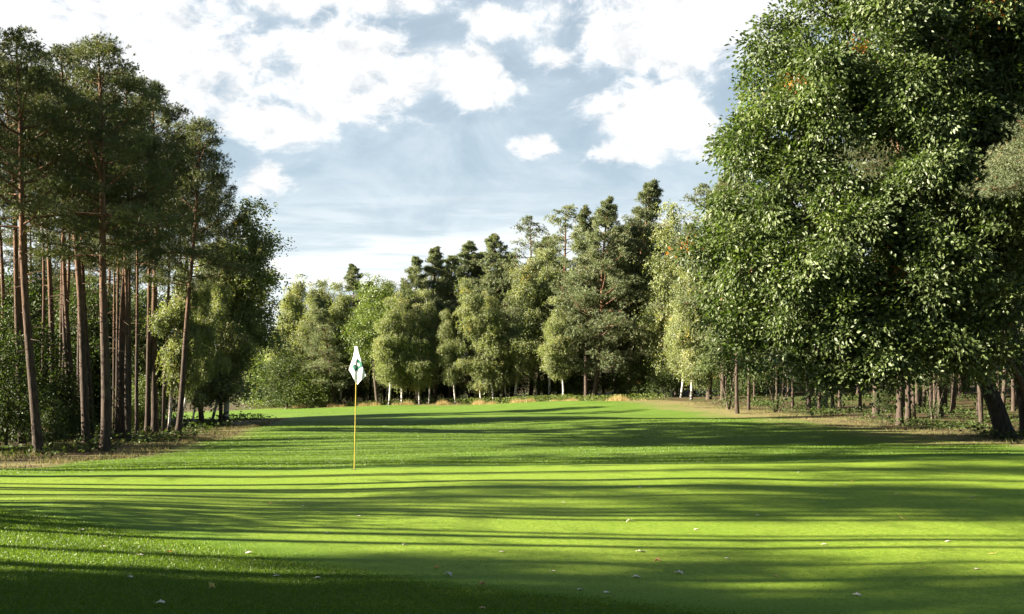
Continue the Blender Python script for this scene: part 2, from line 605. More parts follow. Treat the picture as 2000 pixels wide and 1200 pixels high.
tag(ground, 'striped sunlit fairway turf running to the woods with dry grass under the trees', 'ground', kind='structure')

X, Y, F = grid(np.arange(-11, 23, 0.2), np.arange(5, 23, 0.2))
sdg = poly_sd(GREEN, X, Y)
keep = (sdg > -0.12)[F].all(1)
used, inv = np.unique(F[keep], return_inverse=True)
lift = 0.004 + 0.010 * ss(-0.1, 0.5, sdg)
# drop border vertices onto the turf
Vg = np.stack([X, Y, terrain(X, Y) + lift], 1)[used]
green = mesh_obj('putting_green', Vg, [(inv.reshape(-1, 4), 0)], [ground_mat('green_turf', True)], None, {'inner': ('POINT', ss(-0.1, 1.6, sdg)[used])}, smooth=True)
tag(green, 'close mown pale putting green crossed by long tree shadows', 'putting green', kind='structure')


# ------------------------------------------------------------------ tree builders
def trunk_path(H, wob, n=22, lean=0.0):
    t = np.linspace(0, 1, n)
    ph = rng.uniform(0, 6.28, 4)
    x = wob * (np.sin(t * 3.2 + ph[0]) - math.sin(ph[0]) + 0.4 * (np.sin(t * 8 + ph[1]) - math.sin(ph[1])))
    y = wob * (np.sin(t * 3.0 + ph[2]) - math.sin(ph[2]) + 0.4 * (np.sin(t * 7 + ph[3]) - math.sin(ph[3])))
    x -= x[-1] * t
    y -= y[-1] * t
    return np.stack([x, y, t * H - 0.15 * (1 - t)], 1)


def make_pine(name, H=18.0, cb=0.5, spread=2.6, r0=0.19, n_br=46, pads=6, tufts=22, nl=9, nlen=0.15, nwid=0.022, leaf='pine_leaf', stubs=14, flat=0.46, droop=0.0, taper=0.62):
    root = empty(name)
    P = trunk_path(H, 0.22)
    t = np.linspace(0, 1, len(P))
    rad = r0 * (1 - 0.80 * t ** 1.2) * (1 + 0.35 * np.exp(-t * H / 0.35))
    rad[-1] = 0.02
    tr = Acc()
    tr.add(*tube(P, rad, 12))

    def at(h):
        return np.array([np.interp(h, P[:, 2], P[:, i]) for i in range(3)])
    Cs, Ds, tn = [], [], []
    bA, bB, ra, rb = [], [], [], []
    az_ = rng.uniform(0, 6.28)
    for i in range(n_br):
        q = (i + rng.uniform(0, 0.9)) / n_br
        h = H * (cb + (1 - cb) * q ** 0.92 * 0.975)
        az_ += 2.4 + rng.normal() * 0.45
        prof = (1 - q) ** taper * (0.45 + 0.55 * min(1, q / 0.2)) + (0.10 if taper < 0.8 else 0.06)
        L = spread * prof * rng.uniform(0.55, 1.25)
        up0 = 0.02 + 0.5 * q - droop
        d0 = np.array([math.cos(az_), math.sin(az_), up0])
        d0 /= np.linalg.norm(d0)
        s0 = at(min(h, H * 0.985))
        npt = 5
        pts = [s0]
        d = d0.copy()
        for k in range(npt):
            d = d + rng.normal(size=3) * 0.16 + np.array([0, 0, 0.06])
            d /= np.linalg.norm(d)
            pts.append(pts[-1] + d * L / npt)
        pts = np.array(pts)
        r_b = 0.012 + 0.016 * L
        for k in range(npt):
            bA.append(pts[k]); bB.append(pts[k + 1])
            ra.append(r_b * (1 - k / npt * 0.8)); rb.append(r_b * (1 - (k + 1) / npt * 0.8))
        btint = rng.uniform(0.15, 0.75)
        npad = max(2, int(pads * (0.4 + 0.6 * L / spread)))
        for j in range(npad):
            f = 0.35 + 0.65 * (j + 0.7) / npad
            c = np.array([np.interp(f * npt, np.arange(npt + 1), pts[:, a]) for a in range(3)])
            side = np.array([-d0[1], d0[0], 0]) * rng.choice([-1, 1]) * rng.uniform(0, 0.42) * L * (0.35 if j == npad - 1 else 1)
            c2 = c + side + np.array([0, 0, rng.uniform(-0.05, 0.22)])
            bA.append(c); bB.append(c2 - np.array([0, 0, 0.05])); ra.append(0.012); rb.append(0.006)
            sz = rng.uniform(0.22, 0.40) * (0.65 + 0.35 * L / spread) * (1.0 if taper < 0.8 else 1.12 - 0.72 * q ** 2)
            nt = int(tufts * rng.uniform(0.6, 1.3))
            g = rng.normal(size=(nt, 3)) * np.array([sz, sz, sz * flat])
            Cs.append(c2 + g)
            o = norm(g * np.array([1, 1, 1.6]) / sz + np.array([0, 0, 0.55]) + d0 * 0.35)
            Ds.append(o)
            tv = np.clip(btint + rng.normal(size=nt) * 0.14, 0, 0.88)
            tv = np.where(rng.random(nt) < 0.02, 1.0, tv)
            tn.append(tv)
    # dead stubs below the crown
    for i in range(stubs):
        h = H * rng.uniform(cb * 0.45, cb * 1.02)
        a = rng.uniform(0, 6.28)
        L = rng.uniform(0.3, 1.3)
        s = at(h)
        e = s + L * np.array([math.cos(a), math.sin(a), rng.uniform(-0.35, 0.2)])
        bA.append(s); bB.append(e); ra.append(0.02); rb.append(0.006)
    tr.add(*frusta(bA, bB, np.array(ra), np.array(rb), 5))
    tr.build('trunk', M['pine_bark'], root, smooth=True)
    C = np.concatenate(Cs)
    D = np.concatenate(Ds)
    tn = np.concatenate(tn)
    Cn = np.repeat(C, nl, 0)
    Dn = norm(np.repeat(D, nl, 0) * 0.8 + rng.normal(size=Cn.shape) * 0.62)
    cr = Acc()
    cr.add(*needles(Cn, Dn, nlen * rng.uniform(0.7, 1.25, len(Cn)), np.full(len(Cn), nwid), np.repeat(tn, nl)))
    cr.build('crown', M[leaf], root)
    root['h'] = H
    return root


def grow(root_pts, root_r, tips, seg=0.9, gravity=0.0, jit=0.12):
    """Join crown clusters to a trunk by the shortest sensible branches. Returns frusta arrays."""
    nodes = [np.array(p, float) for p in root_pts]
    par = [-1] + list(range(len(root_pts) - 1))
    plen = [0.0]
    for i in range(1, len(nodes)):
        plen.append(plen[-1] + np.linalg.norm(nodes[i] - nodes[i - 1]))
    nroot = len(nodes)
    tip_of = []
    zmin = nodes[int(nroot * 0.25)][2]
    d0 = np.linalg.norm(tips - np.array(root_pts[int(nroot * 0.5)]), axis=1)
    for ti in np.argsort(d0):
        p = tips[ti]
        A = np.array(nodes)
        dist = np.linalg.norm(A - p, axis=1)
        cost = dist + 0.22 * np.array(plen) + 2.0 * np.maximum(0, A[:, 2] - p[2]) * 0.25 + 50 * (A[:, 2] < zmin)
        j = int(np.argmin(cost))
        L = dist[j]
        k = max(1, int(L / seg))
        prev = j
        a = nodes[j]
        for q in range(1, k + 1):
            f = q / k
            pt = a + (p - a) * f + np.array([0, 0, 0.10 * L * math.sin(math.pi * f)]) + (rng.normal(size=3) * jit * L / k if q < k else 0)
            nodes.append(pt)
            par.append(prev)
            plen.append(plen[prev] + np.linalg.norm(pt - nodes[prev]))
            prev = len(nodes) - 1
        tip_of.append(prev)
    n = len(nodes)
    w_ = np.zeros(n)
    for k in tip_of:
        w_[k] += 1
    for i in range(n - 1, nroot - 1, -1):
        w_[par[i]] += w_[i]
    rad = 0.013 * np.maximum(w_, 0.6) ** 0.47
    A, B, ra, rb = [], [], [], []
    for i in range(nroot, n):
        A.append(nodes[par[i]]); B.append(nodes[i])
        ra.append(min(rad[par[i]] if par[i] >= nroot else rad[i] * 1.2, rad[i] * 1.35)); rb.append(rad[i])
    return np.array(A), np.array(B), np.array(ra), np.array(rb)


def make_broadleaf(name, trunk, lobes, n_cl, per, leaf, bark, leaf_l, leaf_w, style='spray', cl_r=0.55, shell=0.45, orange=0.01, extra_trunks=(), tint_sd=0.12, sub=0, sub_r=0.42, sub_flat=0.7):
    """trunk: list of (x, y, z, r). lobes: list of (cx, cy, cz, rx, ry, rz)."""
    root = empty(name)
    tk = np.array(trunk, float)
    tr = Acc()

    def addtrunk(tk):
        s = np.linspace(0, 1, len(tk))
        q = np.linspace(0, 1, 18)
        pts = np.stack([np.interp(q, s, tk[:, i]) for i in range(3)], 1)
        pts[1:-1] = (pts[:-2] + pts[1:-1] * 2 + pts[2:]) / 4
        rr = np.interp(q, s, tk[:, 3])
        rr *= 1 + 0.4 * np.exp(-q / 0.03)
        tr.add(*tube(pts, rr, 12))
        return pts
    pts = addtrunk(tk)
    for e in extra_trunks:
        addtrunk(np.array(e, float))
    lob = np.array(lobes, float)
    if sub:
        # boughs: each mass of the crown is broken into smaller ones with gaps between them
        k = len(lob) * sub
        li = np.repeat(np.arange(len(lob)), sub)
        uu = norm(rng.normal(size=(k, 3)))
        rr_ = rng.uniform(0.45, 1.0, (k, 1))
        sz_ = rng.uniform(0.75, 1.25, (k, 1)) * sub_r
        lob = np.concatenate([lob[li, :3] + uu * lob[li, 3:] * rr_ * 0.85, lob[li, 3:] * sz_ * np.array([1, 1, sub_flat])], 1)
    vol = (lob[:, 3] * lob[:, 4] * lob[:, 5]) ** (2 / 3)
    pick = rng.choice(len(lob), n_cl, p=vol / vol.sum())
    u = norm(rng.normal(size=(n_cl, 3)))
    rr = rng.random(n_cl) ** shell
    C = lob[pick, :3] + u * rr[:, None] * lob[pick, 3:]
    out = norm(u / lob[pick, 3:] * lob[pick, 3:].mean(1, keepdims=True))
    tr.add(*frusta(*grow(pts, tk[:, 3], C), 5))
    tr.build('trunk', M[bark], root, smooth=True)
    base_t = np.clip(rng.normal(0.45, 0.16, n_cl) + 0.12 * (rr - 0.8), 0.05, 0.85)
    isor = rng.random(n_cl) < orange
    if sub:
        lt = rng.normal(size=len(lob)) * 0.10
        base_t = np.clip(base_t + lt[pick], 0.05, 0.85)
    n = n_cl * per
    ci = np.repeat(np.arange(n_cl), per)
    o = out[ci]
    if style == 'weep':
        # hanging strands of small leaves
        ns = max(1, per // 9)
        strand = rng.integers(0, ns, n)
        sx = rng.normal(size=(n_cl, ns, 3)) * np.array([cl_r, cl_r, cl_r * 0.5])
        slen = rng.uniform(0.5, 1.5, (n_cl, ns)) * cl_r * 2.2
        f = rng.random(n)
        off = sx[ci, strand]
        P_ = C[ci] + off + o * 0.25 * cl_r + np.stack([off[:, 0] * 0.35 * f, off[:, 1] * 0.35 * f, -f ** 1.3 * slen[ci, strand]], 1)
        P_ += rng.normal(size=P_.shape) * 0.07
        D = norm(rng.normal(size=(n, 3)) * 0.6 + o * 0.35 + np.array([0, 0, -0.75]))
        N = norm(rng.normal(size=(n, 3)) * 0.7 + o * 0.9 + np.array([0, 0, 0.35]))
    else:
        # sprays: flattened fans, leaves drooping from their twig
        ax = norm(rng.normal(size=(n_cl, 3)) * 0.55 + np.array([0, 0, 1.0]) + out * 0.45)
        g = rng.normal(size=(n, 3)) * cl_r
        dot = (g * ax[ci]).sum(1, keepdims=True)
        g = g - ax[ci] * dot * 0.62
        P_ = C[ci] + g + o * cl_r * 0.3 + np.array([0, 0, -0.16]) * (np.linalg.norm(g, axis=1, keepdims=True) ** 2) / cl_r
        D = norm(g / cl_r * 0.6 + o * 0.55 + rng.normal(size=(n, 3)) * 0.45 + np.array([0, 0, -0.42]))
        N = norm(ax[ci] * 0.85 + o * 0.35 + rng.normal(size=(n, 3)) * 0.5)
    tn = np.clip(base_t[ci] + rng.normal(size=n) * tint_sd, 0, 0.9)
    tn = np.where(isor[ci] & (rng.random(n) < 0.7), 1.0, tn)
    s = rng.uniform(0.65, 1.25, n)
    cr = Acc()
    cr.add(*leaves(P_, D, N, leaf_l * s, leaf_w * s, tn))
    cr.build('crown', M[leaf], root)
    root['h'] = max(l[2] + l[5] for l in lobes)
    return root


def birch_lobes(H, r, low=0.25, n=11):
    """A tall narrow crown: widest about a third of the way up, drawn out to a ragged tip."""
    L = []
    for i in range(n):
        f = i / (n - 1)
        z = H * (low + (0.965 - low) * f)
        rr = r * ((0.62 + 1.15 * f) if f < 0.33 else 1.0 - 0.80 * ((f - 0.33) / 0.67) ** 1.15) * rng.uniform(0.72, 1.12)
        a = rng.uniform(0, 6.28)
        L.append((math.cos(a) * rr * 0.42, math.sin(a) * rr * 0.42, z, rr * 0.85, rr * 0.85, H * 0.075))
    return L


def copy_tree(o):
    c = o.copy()
    COL.objects.link(c)
    for ch in list(o.children):
        k = ch.copy()
        COL.objects.link(k)
        k.parent = c
    return c


# ---- prototypes (each is used first for itself, later ones are copies)
protos, first_use = {}, {}


def proto(key, obj):
    protos[key] = obj
    first_use[key] = True


proto('pineA', make_pine('pine_tree', 18, 0.53, 3.8, 0.20, n_br=33, pads=6, tufts=66, nlen=0.17, nwid=0.027))
proto('pineB', make_pine('pine_tree', 18, 0.57, 3.4, 0.18, n_br=29, pads=6, tufts=62, nlen=0.17, nwid=0.027))
proto('pineC', make_pine('pine_tree', 18, 0.45, 4.0, 0.20, n_br=37, pads=6, tufts=68, nlen=0.17, nwid=0.027))
proto('pineD', make_pine('pine_tree', 18, 0.66, 2.4, 0.16, n_br=24, pads=5, tufts=36, stubs=22))
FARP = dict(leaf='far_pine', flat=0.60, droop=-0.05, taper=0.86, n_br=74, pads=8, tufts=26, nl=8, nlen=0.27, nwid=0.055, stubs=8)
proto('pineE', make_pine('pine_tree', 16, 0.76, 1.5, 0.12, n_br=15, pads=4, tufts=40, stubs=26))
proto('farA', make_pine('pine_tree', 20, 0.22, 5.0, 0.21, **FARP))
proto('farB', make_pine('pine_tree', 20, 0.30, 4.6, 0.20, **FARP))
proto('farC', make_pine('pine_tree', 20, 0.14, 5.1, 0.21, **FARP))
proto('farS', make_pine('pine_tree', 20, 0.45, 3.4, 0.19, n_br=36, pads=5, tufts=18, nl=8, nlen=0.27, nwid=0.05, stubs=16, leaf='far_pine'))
proto('blue', make_pine('blue_pine_tree', 12, 0.79, 3.3, 0.2, n_br=44, pads=11, tufts=46, nl=10, nlen=0.13, nwid=0.022, leaf='blue_pine'))


def straight(H, r, wob=0.25):
    P = trunk_path(H * 0.93, wob, 9)
    return [(p[0], p[1], p[2], r * (1 - 0.85 * i / 8)) for i, p in enumerate(P)]


for k, (H, r, low) in {'birA': (16, 2.7, 0.24), 'birB': (16, 2.3, 0.30), 'birC': (16, 3.1, 0.20)}.items():
    proto(k, make_broadleaf('birch_tree', straight(H, 0.13), birch_lobes(H, r, low), 440, 130, 'birch_leaf', 'birch_bark', 0.15, 0.10, 'weep', 0.33, sub=6, sub_r=0.46, sub_flat=1.2))
proto('roundA', make_broadleaf('broadleaf_tree', straight(14, 0.16), [(0, 0, 10, 3.2, 3.2, 3.4), (1.2, 0.3, 7.2, 2.6, 2.6, 2.6), (-1.4, -0.5, 6.6, 2.5, 2.5, 2.6), (0.2, -0.6, 12.2, 2.0, 2.0, 1.8)],
                               300, 110, 'bright_leaf', 'grey_bark', 0.17, 0.11, 'spray', 0.5, sub=8, sub_r=0.45))
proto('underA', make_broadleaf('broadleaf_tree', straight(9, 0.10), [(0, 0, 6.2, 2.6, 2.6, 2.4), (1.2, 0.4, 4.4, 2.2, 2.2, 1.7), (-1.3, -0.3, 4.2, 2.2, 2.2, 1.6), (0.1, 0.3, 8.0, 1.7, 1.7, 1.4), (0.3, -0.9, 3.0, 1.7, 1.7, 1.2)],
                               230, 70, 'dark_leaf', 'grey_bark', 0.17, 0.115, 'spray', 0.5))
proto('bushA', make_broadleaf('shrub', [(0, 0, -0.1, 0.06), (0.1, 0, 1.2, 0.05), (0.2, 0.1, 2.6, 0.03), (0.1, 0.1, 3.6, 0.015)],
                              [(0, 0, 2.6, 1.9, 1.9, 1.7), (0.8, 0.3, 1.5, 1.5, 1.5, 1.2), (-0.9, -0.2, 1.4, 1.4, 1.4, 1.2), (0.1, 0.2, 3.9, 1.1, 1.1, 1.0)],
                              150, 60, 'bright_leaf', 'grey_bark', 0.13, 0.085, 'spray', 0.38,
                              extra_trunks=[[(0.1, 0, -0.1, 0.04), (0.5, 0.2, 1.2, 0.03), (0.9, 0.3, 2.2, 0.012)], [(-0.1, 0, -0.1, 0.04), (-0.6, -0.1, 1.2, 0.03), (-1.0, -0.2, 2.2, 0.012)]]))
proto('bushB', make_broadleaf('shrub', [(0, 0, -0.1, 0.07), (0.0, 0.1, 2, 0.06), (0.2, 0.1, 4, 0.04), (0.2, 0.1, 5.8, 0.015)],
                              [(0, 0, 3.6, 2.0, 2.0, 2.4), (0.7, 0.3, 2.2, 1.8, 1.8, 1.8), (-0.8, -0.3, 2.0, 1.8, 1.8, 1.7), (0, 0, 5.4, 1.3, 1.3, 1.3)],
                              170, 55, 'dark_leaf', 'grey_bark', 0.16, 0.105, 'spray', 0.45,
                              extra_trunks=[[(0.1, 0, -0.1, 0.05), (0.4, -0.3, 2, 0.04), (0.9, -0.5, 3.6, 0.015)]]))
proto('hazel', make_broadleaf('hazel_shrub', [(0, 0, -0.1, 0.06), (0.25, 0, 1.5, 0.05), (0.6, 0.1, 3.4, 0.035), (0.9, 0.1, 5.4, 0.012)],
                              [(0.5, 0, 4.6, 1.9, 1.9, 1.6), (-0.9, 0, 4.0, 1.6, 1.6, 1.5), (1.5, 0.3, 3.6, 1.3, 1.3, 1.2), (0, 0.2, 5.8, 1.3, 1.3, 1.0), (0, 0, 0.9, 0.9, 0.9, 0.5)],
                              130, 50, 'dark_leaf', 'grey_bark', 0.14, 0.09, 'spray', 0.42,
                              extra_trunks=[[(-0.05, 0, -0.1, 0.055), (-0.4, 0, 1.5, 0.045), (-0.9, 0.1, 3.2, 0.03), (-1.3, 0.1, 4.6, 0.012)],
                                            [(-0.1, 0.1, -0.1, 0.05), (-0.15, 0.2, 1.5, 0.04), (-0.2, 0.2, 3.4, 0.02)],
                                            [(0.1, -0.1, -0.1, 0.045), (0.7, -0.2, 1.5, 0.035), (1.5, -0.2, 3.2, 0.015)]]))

TREES = []


def plant(key, x, y, H=None, lean=(0, 0), label='', cat='tree', group=None, rz=None, fat=1.0):
    o = protos[key]
    if first_use[key]:
        first_use[key] = False
    else:
        o = copy_tree(o)
    s = (H / o['h']) if H else 1.0
    if key.startswith('pine') and x < -13 and y < 22:
        # keep the gap in the wood through which the sun reaches the flag
        yl = 17.8 - 0.105 * (-2.8 - x)
        if abs(y - yl) < (0.6 if x > -20 else 2.0):
            y = yl + (0.8 if x > -20 else 2.4)
    z = T(x, y)
    o.location = (x, y, z - 0.03)
    q = Matrix.Rotation(math.atan(lean[0]), 4, 'Y') @ Matrix.Rotation(-math.atan(lean[1]), 4, 'X') @ Matrix.Rotation(rng.uniform(0, 6.28) if rz is None else rz, 4, 'Z')
    o.rotation_euler = q.to_euler()
    o.scale = (s * fat, s * fat, s)
    tag(o, label, cat, group)
    TREES.append(o)
    return o


def plant_px(key, bx, by, tx, ty, label, cat='tree', group=None, fat=1.0, extra=0.0, rz=None):
    """Plant where the photo shows the foot; height and lean follow from where it shows the top."""
    x, y = pix(bx, by)
    y2 = y + extra
    x2 = (bx - 1000) / F_PX * y2
    top = CAM_H + (HORIZ - ty) / F_PX * y2
    H = top - T(x2, y2)
    lx = ((tx - bx) / F_PX * y2) / H
    return plant(key, x2, y2, H, (lx, 0), label, cat, group, rz, fat)


# ---- left pines (foot pixel, top pixel)
G_LP = 'pines of the left wood edge'
LP = [
    ('pineA', 75, 887, 30, 70, 1.0, 'tall pine whose grey trunk stands alone at the front left corner, bowed to the left'),
    ('pineC', 204, 881, 192, 85, 1.05, 'stout straight pine nearest the fairway, with a dry patch of grass at its foot'),
    ('pineB', 43, 866, 2, 120, 0.9, 'slim pine leaning left behind the leafy shrubs at the left edge'),
    ('pineA', 169, 866, 120, 95, 0.9, 'pine just left of the stout front pine, its trunk curving off to the left'),
    ('pineD', 143, 862, 130, 150, 0.9, 'thin pine trunk close beside the curved pine on its left'),
    ('pineB', 213, 864, 205, 190, 0.8, 'thin pine half hidden behind the stout front pine'),
    ('pineC', 239, 863, 246, 150, 1.0, 'thick dark trunked pine of the pair right of the stout front pine'),
    ('pineD', 250, 859, 262, 200, 0.8, 'slimmer pine of the pair right of the stout front pine'),
    ('pineA', 302, 846, 296, 165, 0.9, 'pine with a rust orange trunk and a pointed top above the gap'),
    ('pineC', 347, 850, 392, 238, 0.85, 'pine leaning to the right with a bare sunlit upper trunk'),
    ('pineB', 107, 858, 98, 160, 0.9, 'pine standing behind the shrubs between the corner pine and the curved pine'),
    ('pineD', 287, 846, 282, 230, 0.9, 'short dark trunked pine left of the rust orange one'),
    ('pineD', 120, 852, 136, 190, 0.75, 'thin pine leaning slightly right behind the shrubs'),
    ('pineD', 10, 858, -20, 200, 0.8, 'slim pine at the very left edge of the picture'),
    ('pineA', 395, 833, 352, 262, 0.8, 'pine among the birch stems at the end of the left wood'),
    ('pineD', 62, 862, 40, 175, 0.7, 'very slim pine right behind the corner pine'),
    ('pineD', 156, 858, 152, 215, 0.65, 'very slim pine seen between the curved pine and the stout front pine'),
    ('pineD', 226, 858, 232, 230, 0.65, 'very slim pine seen between the stout front pine and the dark pair'),
    ('pineD', 268, 852, 272, 250, 0.7, 'very slim pine between the dark pair and the short dark trunk'),
    ('pineD', 318, 846, 326, 240, 0.7, 'very slim pine right behind the rust orange trunk'),
    ('pineD', 85, 856, 78, 200, 0.65, 'very slim pine above the low bright shrub'),
    ('pineC', 432, 829, 428, 348, 0.7, 'low broad pine at the far corner of the left wood'),
]
for k, bx, by, tx, ty, fat, lab in LP:
    plant_px(k, bx, by, tx, ty, lab, group=G_LP, fat=fat)

# ---- birches and leafy trees at the end of the left wood
plant_px('birC', 440, 828, 482, 372, 'big weeping birch with a white leaning stem at the corner of the left wood', group='birches of the left wood', fat=1.5)
plant_px('birA', 412, 829, 520, 430, 'birch leaning right at the end of the left wood, crown reaching out over the fairway', group='birches of the left wood', fat=0.9)
plant_px('birB', 330, 845, 372, 470, 'birch with two tone bark just left of the right leaning pine', group='birches of the left wood', fat=0.8)
plant_px('birB', 352, 842, 408, 500, 'white birch stem leaning right behind the right leaning pine', group='birches of the left wood', fat=0.8)
plant_px('birA', 372, 836, 440, 520, 'birch in the clump between the leaning pine and the corner birch', group='birches of the left wood', fat=0.8)

rng = np.random.default_rng(101)
# ---- the wood behind the left edge
for i in range(9):
    y = rng.uniform(30, 80)
    x = -max(17.0, 0.30 * y) - rng.uniform(0, 14)
    if poly_sd(FAIR, [x], [y])[0] > -1.5:
        continue
    plant(['pineD', 'pineD', 'pineB', 'pineD'][i % 4], x, y, rng.uniform(13, 17.5), (rng.normal() * 0.03, 0), 'pine standing deeper inside the left wood, behind the front row of trunks',
          'tree', 'pines deep in the left wood', fat=0.72)
for i in range(4):
    y = rng.uniform(74, 84)
    x = -y * rng.uniform(0.37, 0.56)
    if poly_sd(FAIR, [x], [y])[0] > -3 or x > -21:
        continue
    plant('pineC', x, y, rng.uniform(14, 18), (0, 0), 'bushy pine with a low crown far back in the left wood', 'tree', 'bushy pines far back in the left wood', fat=0.95)
for i in range(10):
    y = rng.uniform(70, 83)
    plant('underA', -y * rng.uniform(0.43, 0.53), y, rng.uniform(9.5, 12.5), (0, 0), 'leafy understorey tree in the shade far behind the left pine trunks',
          'tree', 'leafy trees behind the left pine trunks', fat=0.9)
for i in range(36):
    y = rng.uniform(56, 83)
    x = -y * rng.uniform(0.36, 0.56)
    if poly_sd(FAIR, [x], [y])[0] > -2.5 or x > -19:
        continue
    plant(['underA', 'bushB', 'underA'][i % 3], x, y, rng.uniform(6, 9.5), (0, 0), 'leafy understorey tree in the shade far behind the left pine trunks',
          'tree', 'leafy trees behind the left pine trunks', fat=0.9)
for i in range(26):
    y = rng.uniform(34, 76)
    x = -max(18.5, 0.36 * y) - rng.uniform(0, 12)
    if poly_sd(FAIR, [x], [y])[0] > -2.0:
        continue
    plant(['bushA', 'bushB'][i % 2], x, y, rng.uniform(2.2, 4.5), (0, 0), 'leafy shrub in the shade among the left pine trunks', 'shrub', 'shrubs inside the left wood')
for bx, by, H, ex, lab in ((12, 880, 4.4, 2.2, 'sunlit leafy shrub at the left edge, taller than a man, beside the corner pine'), (98, 878, 1.9, 0.6, 'low bright shrub just right of the corner pine foot'),
                       (30, 872, 6.0, 5.0, 'tall shrub behind the corner pine at the left edge'), (128, 866, 3.2, 3.0, 'shrub between the corner pine and the stout front pine')):
    x, y = pix(bx, by)
    plant('bushB', x * (y + ex) / y, y + ex, H, (0, 0), lab, 'shrub', 'shrubs inside the left wood')
rng = np.random.default_rng(102)
# the same wood goes on towards the camera, left of the frame; its shadows fall over the green
for x, y, k, H in ((-15.5, 20.73, 'pineD', 16), (-17.5, 15.84, 'pineD', 17), (-15, 13.83, 'pineD', 15), (-19.5, 12.26, 'pineE', 16), (-14.5, 8.42, 'pineD', 15),
                   (-21, 16.67, 'pineD', 16), (-24, 23.49, 'pineD', 16), (-17, 23.44, 'pineD', 16), (-23.5, 11.89, 'pineE', 15), (-27, 10.51, 'pineE', 16), (-29, 24.52, 'pineD', 16),
                   (-20.5, 23.16, 'pineD', 16), (-30, 15.93, 'pineD', 17), (-23, 19.68, 'pineD', 17), (-24, 5.39, 'pineB', 15), (-29, 3.92, 'pineD', 16), (-31, 9.54, 'pineD', 16)):
    plant(k, x, y, H, (rng.normal() * 0.02, 0), 'pine of the left wood beside the putting green', 'tree', 'pines beside the putting green', fat=0.85)
plant('bushB', -11.8, 9.6, 4.2, (0, 0), 'unseen shrub added beside the putting green for its shade', 'shrub', 'shrubs beside the putting green')  # unseen shrubs and a birch, added to shade the near grass
plant('bushB', -10.6, 4.8, 3.8, (0, 0), 'unseen shrub added beside the putting green for its shade', 'shrub', 'shrubs beside the putting green')
plant('bushB', -13.5, 3.2, 4.6, (0, 0), 'unseen shrub added beside the putting green for its shade', 'shrub', 'shrubs beside the putting green')
plant('bushB', -13.0, 5.6, 4.4, (0, 0), 'unseen shrub added beside the putting green for its shade', 'shrub', 'shrubs beside the putting green')
plant('birA', -19.0, 5.2, 9.5, (0, 0), 'unseen small birch added beside the putting green for its shade', 'tree', fat=0.9)

rng = np.random.default_rng(403)
for i in range(80):
    y = rng.uniform(0, 78)
    x = -max(14.8, 0.27 * y + 4) - rng.uniform(0, 13)
    if poly_sd(FAIR, [x], [y])[0] > -1.2 or (x < -17 and (2.9 < y < 4.4 or 6.0 < y < 9.2 or 11.6 < y < 14.4 or 17.6 < y < 19.1)) or (24 < y < 38 and x > -0.57 * y) or (y > 44 and i % 5):
        continue
    plant('pineE', x, y, rng.uniform(12, 16.5), (rng.normal() * 0.035, 0), 'unseen slender young pine with a small high crown, added for its shadow stripes', 'tree', 'slender pines of the left wood')

for i in range(13):  # unseen slender pines, added for the thin trunk shadows across the green
    plant('pineE', -rng.uniform(14.6, 17.2), 9.6 + i * 1.05 + rng.uniform(-0.4, 0.4), rng.uniform(13, 16.5), (rng.normal() * 0.035, 0),
          'unseen slender young pine with a small high crown, added for its shadow stripes', 'tree', 'slender pines of the left wood', fat=0.9)

for i in range(22):  # unseen row, added to stripe the fairway with trunk shadows
    y = 15.5 + i * 1.25 + rng.uniform(-0.4, 0.4)
    plant('pineE', -max(14.6, 0.575 * y) - rng.uniform(0, 5), y, rng.uniform(13, 16.5), (rng.normal() * 0.035, 0),
          'unseen slender young pine with a small high crown, added for its shadow stripes', 'tree', 'slender pines of the left wood', fat=0.9)
for x, y in ((-13.5, 8.2), (-15.0, 7.1), (-12.6, 6.6), (-16.5, 8.9), (-14.2, 5.4)):  # unseen pines added as casters of shadow streaks on the near grass
    plant('pineE', x, y, rng.uniform(11, 15), (rng.normal() * 0.03, 0),
          'unseen slender young pine with a small high crown, added for its shadow stripes', 'tree', 'slender pines of the left wood', fat=1.0)
plant('bushA', -12.2, 7.4, 3.1, (0, 0), 'unseen shrub added beside the putting green for its shade', 'shrub', 'shrubs beside the putting green')  # one more unseen shrub, added for its shade

rng = np.random.default_rng(104)
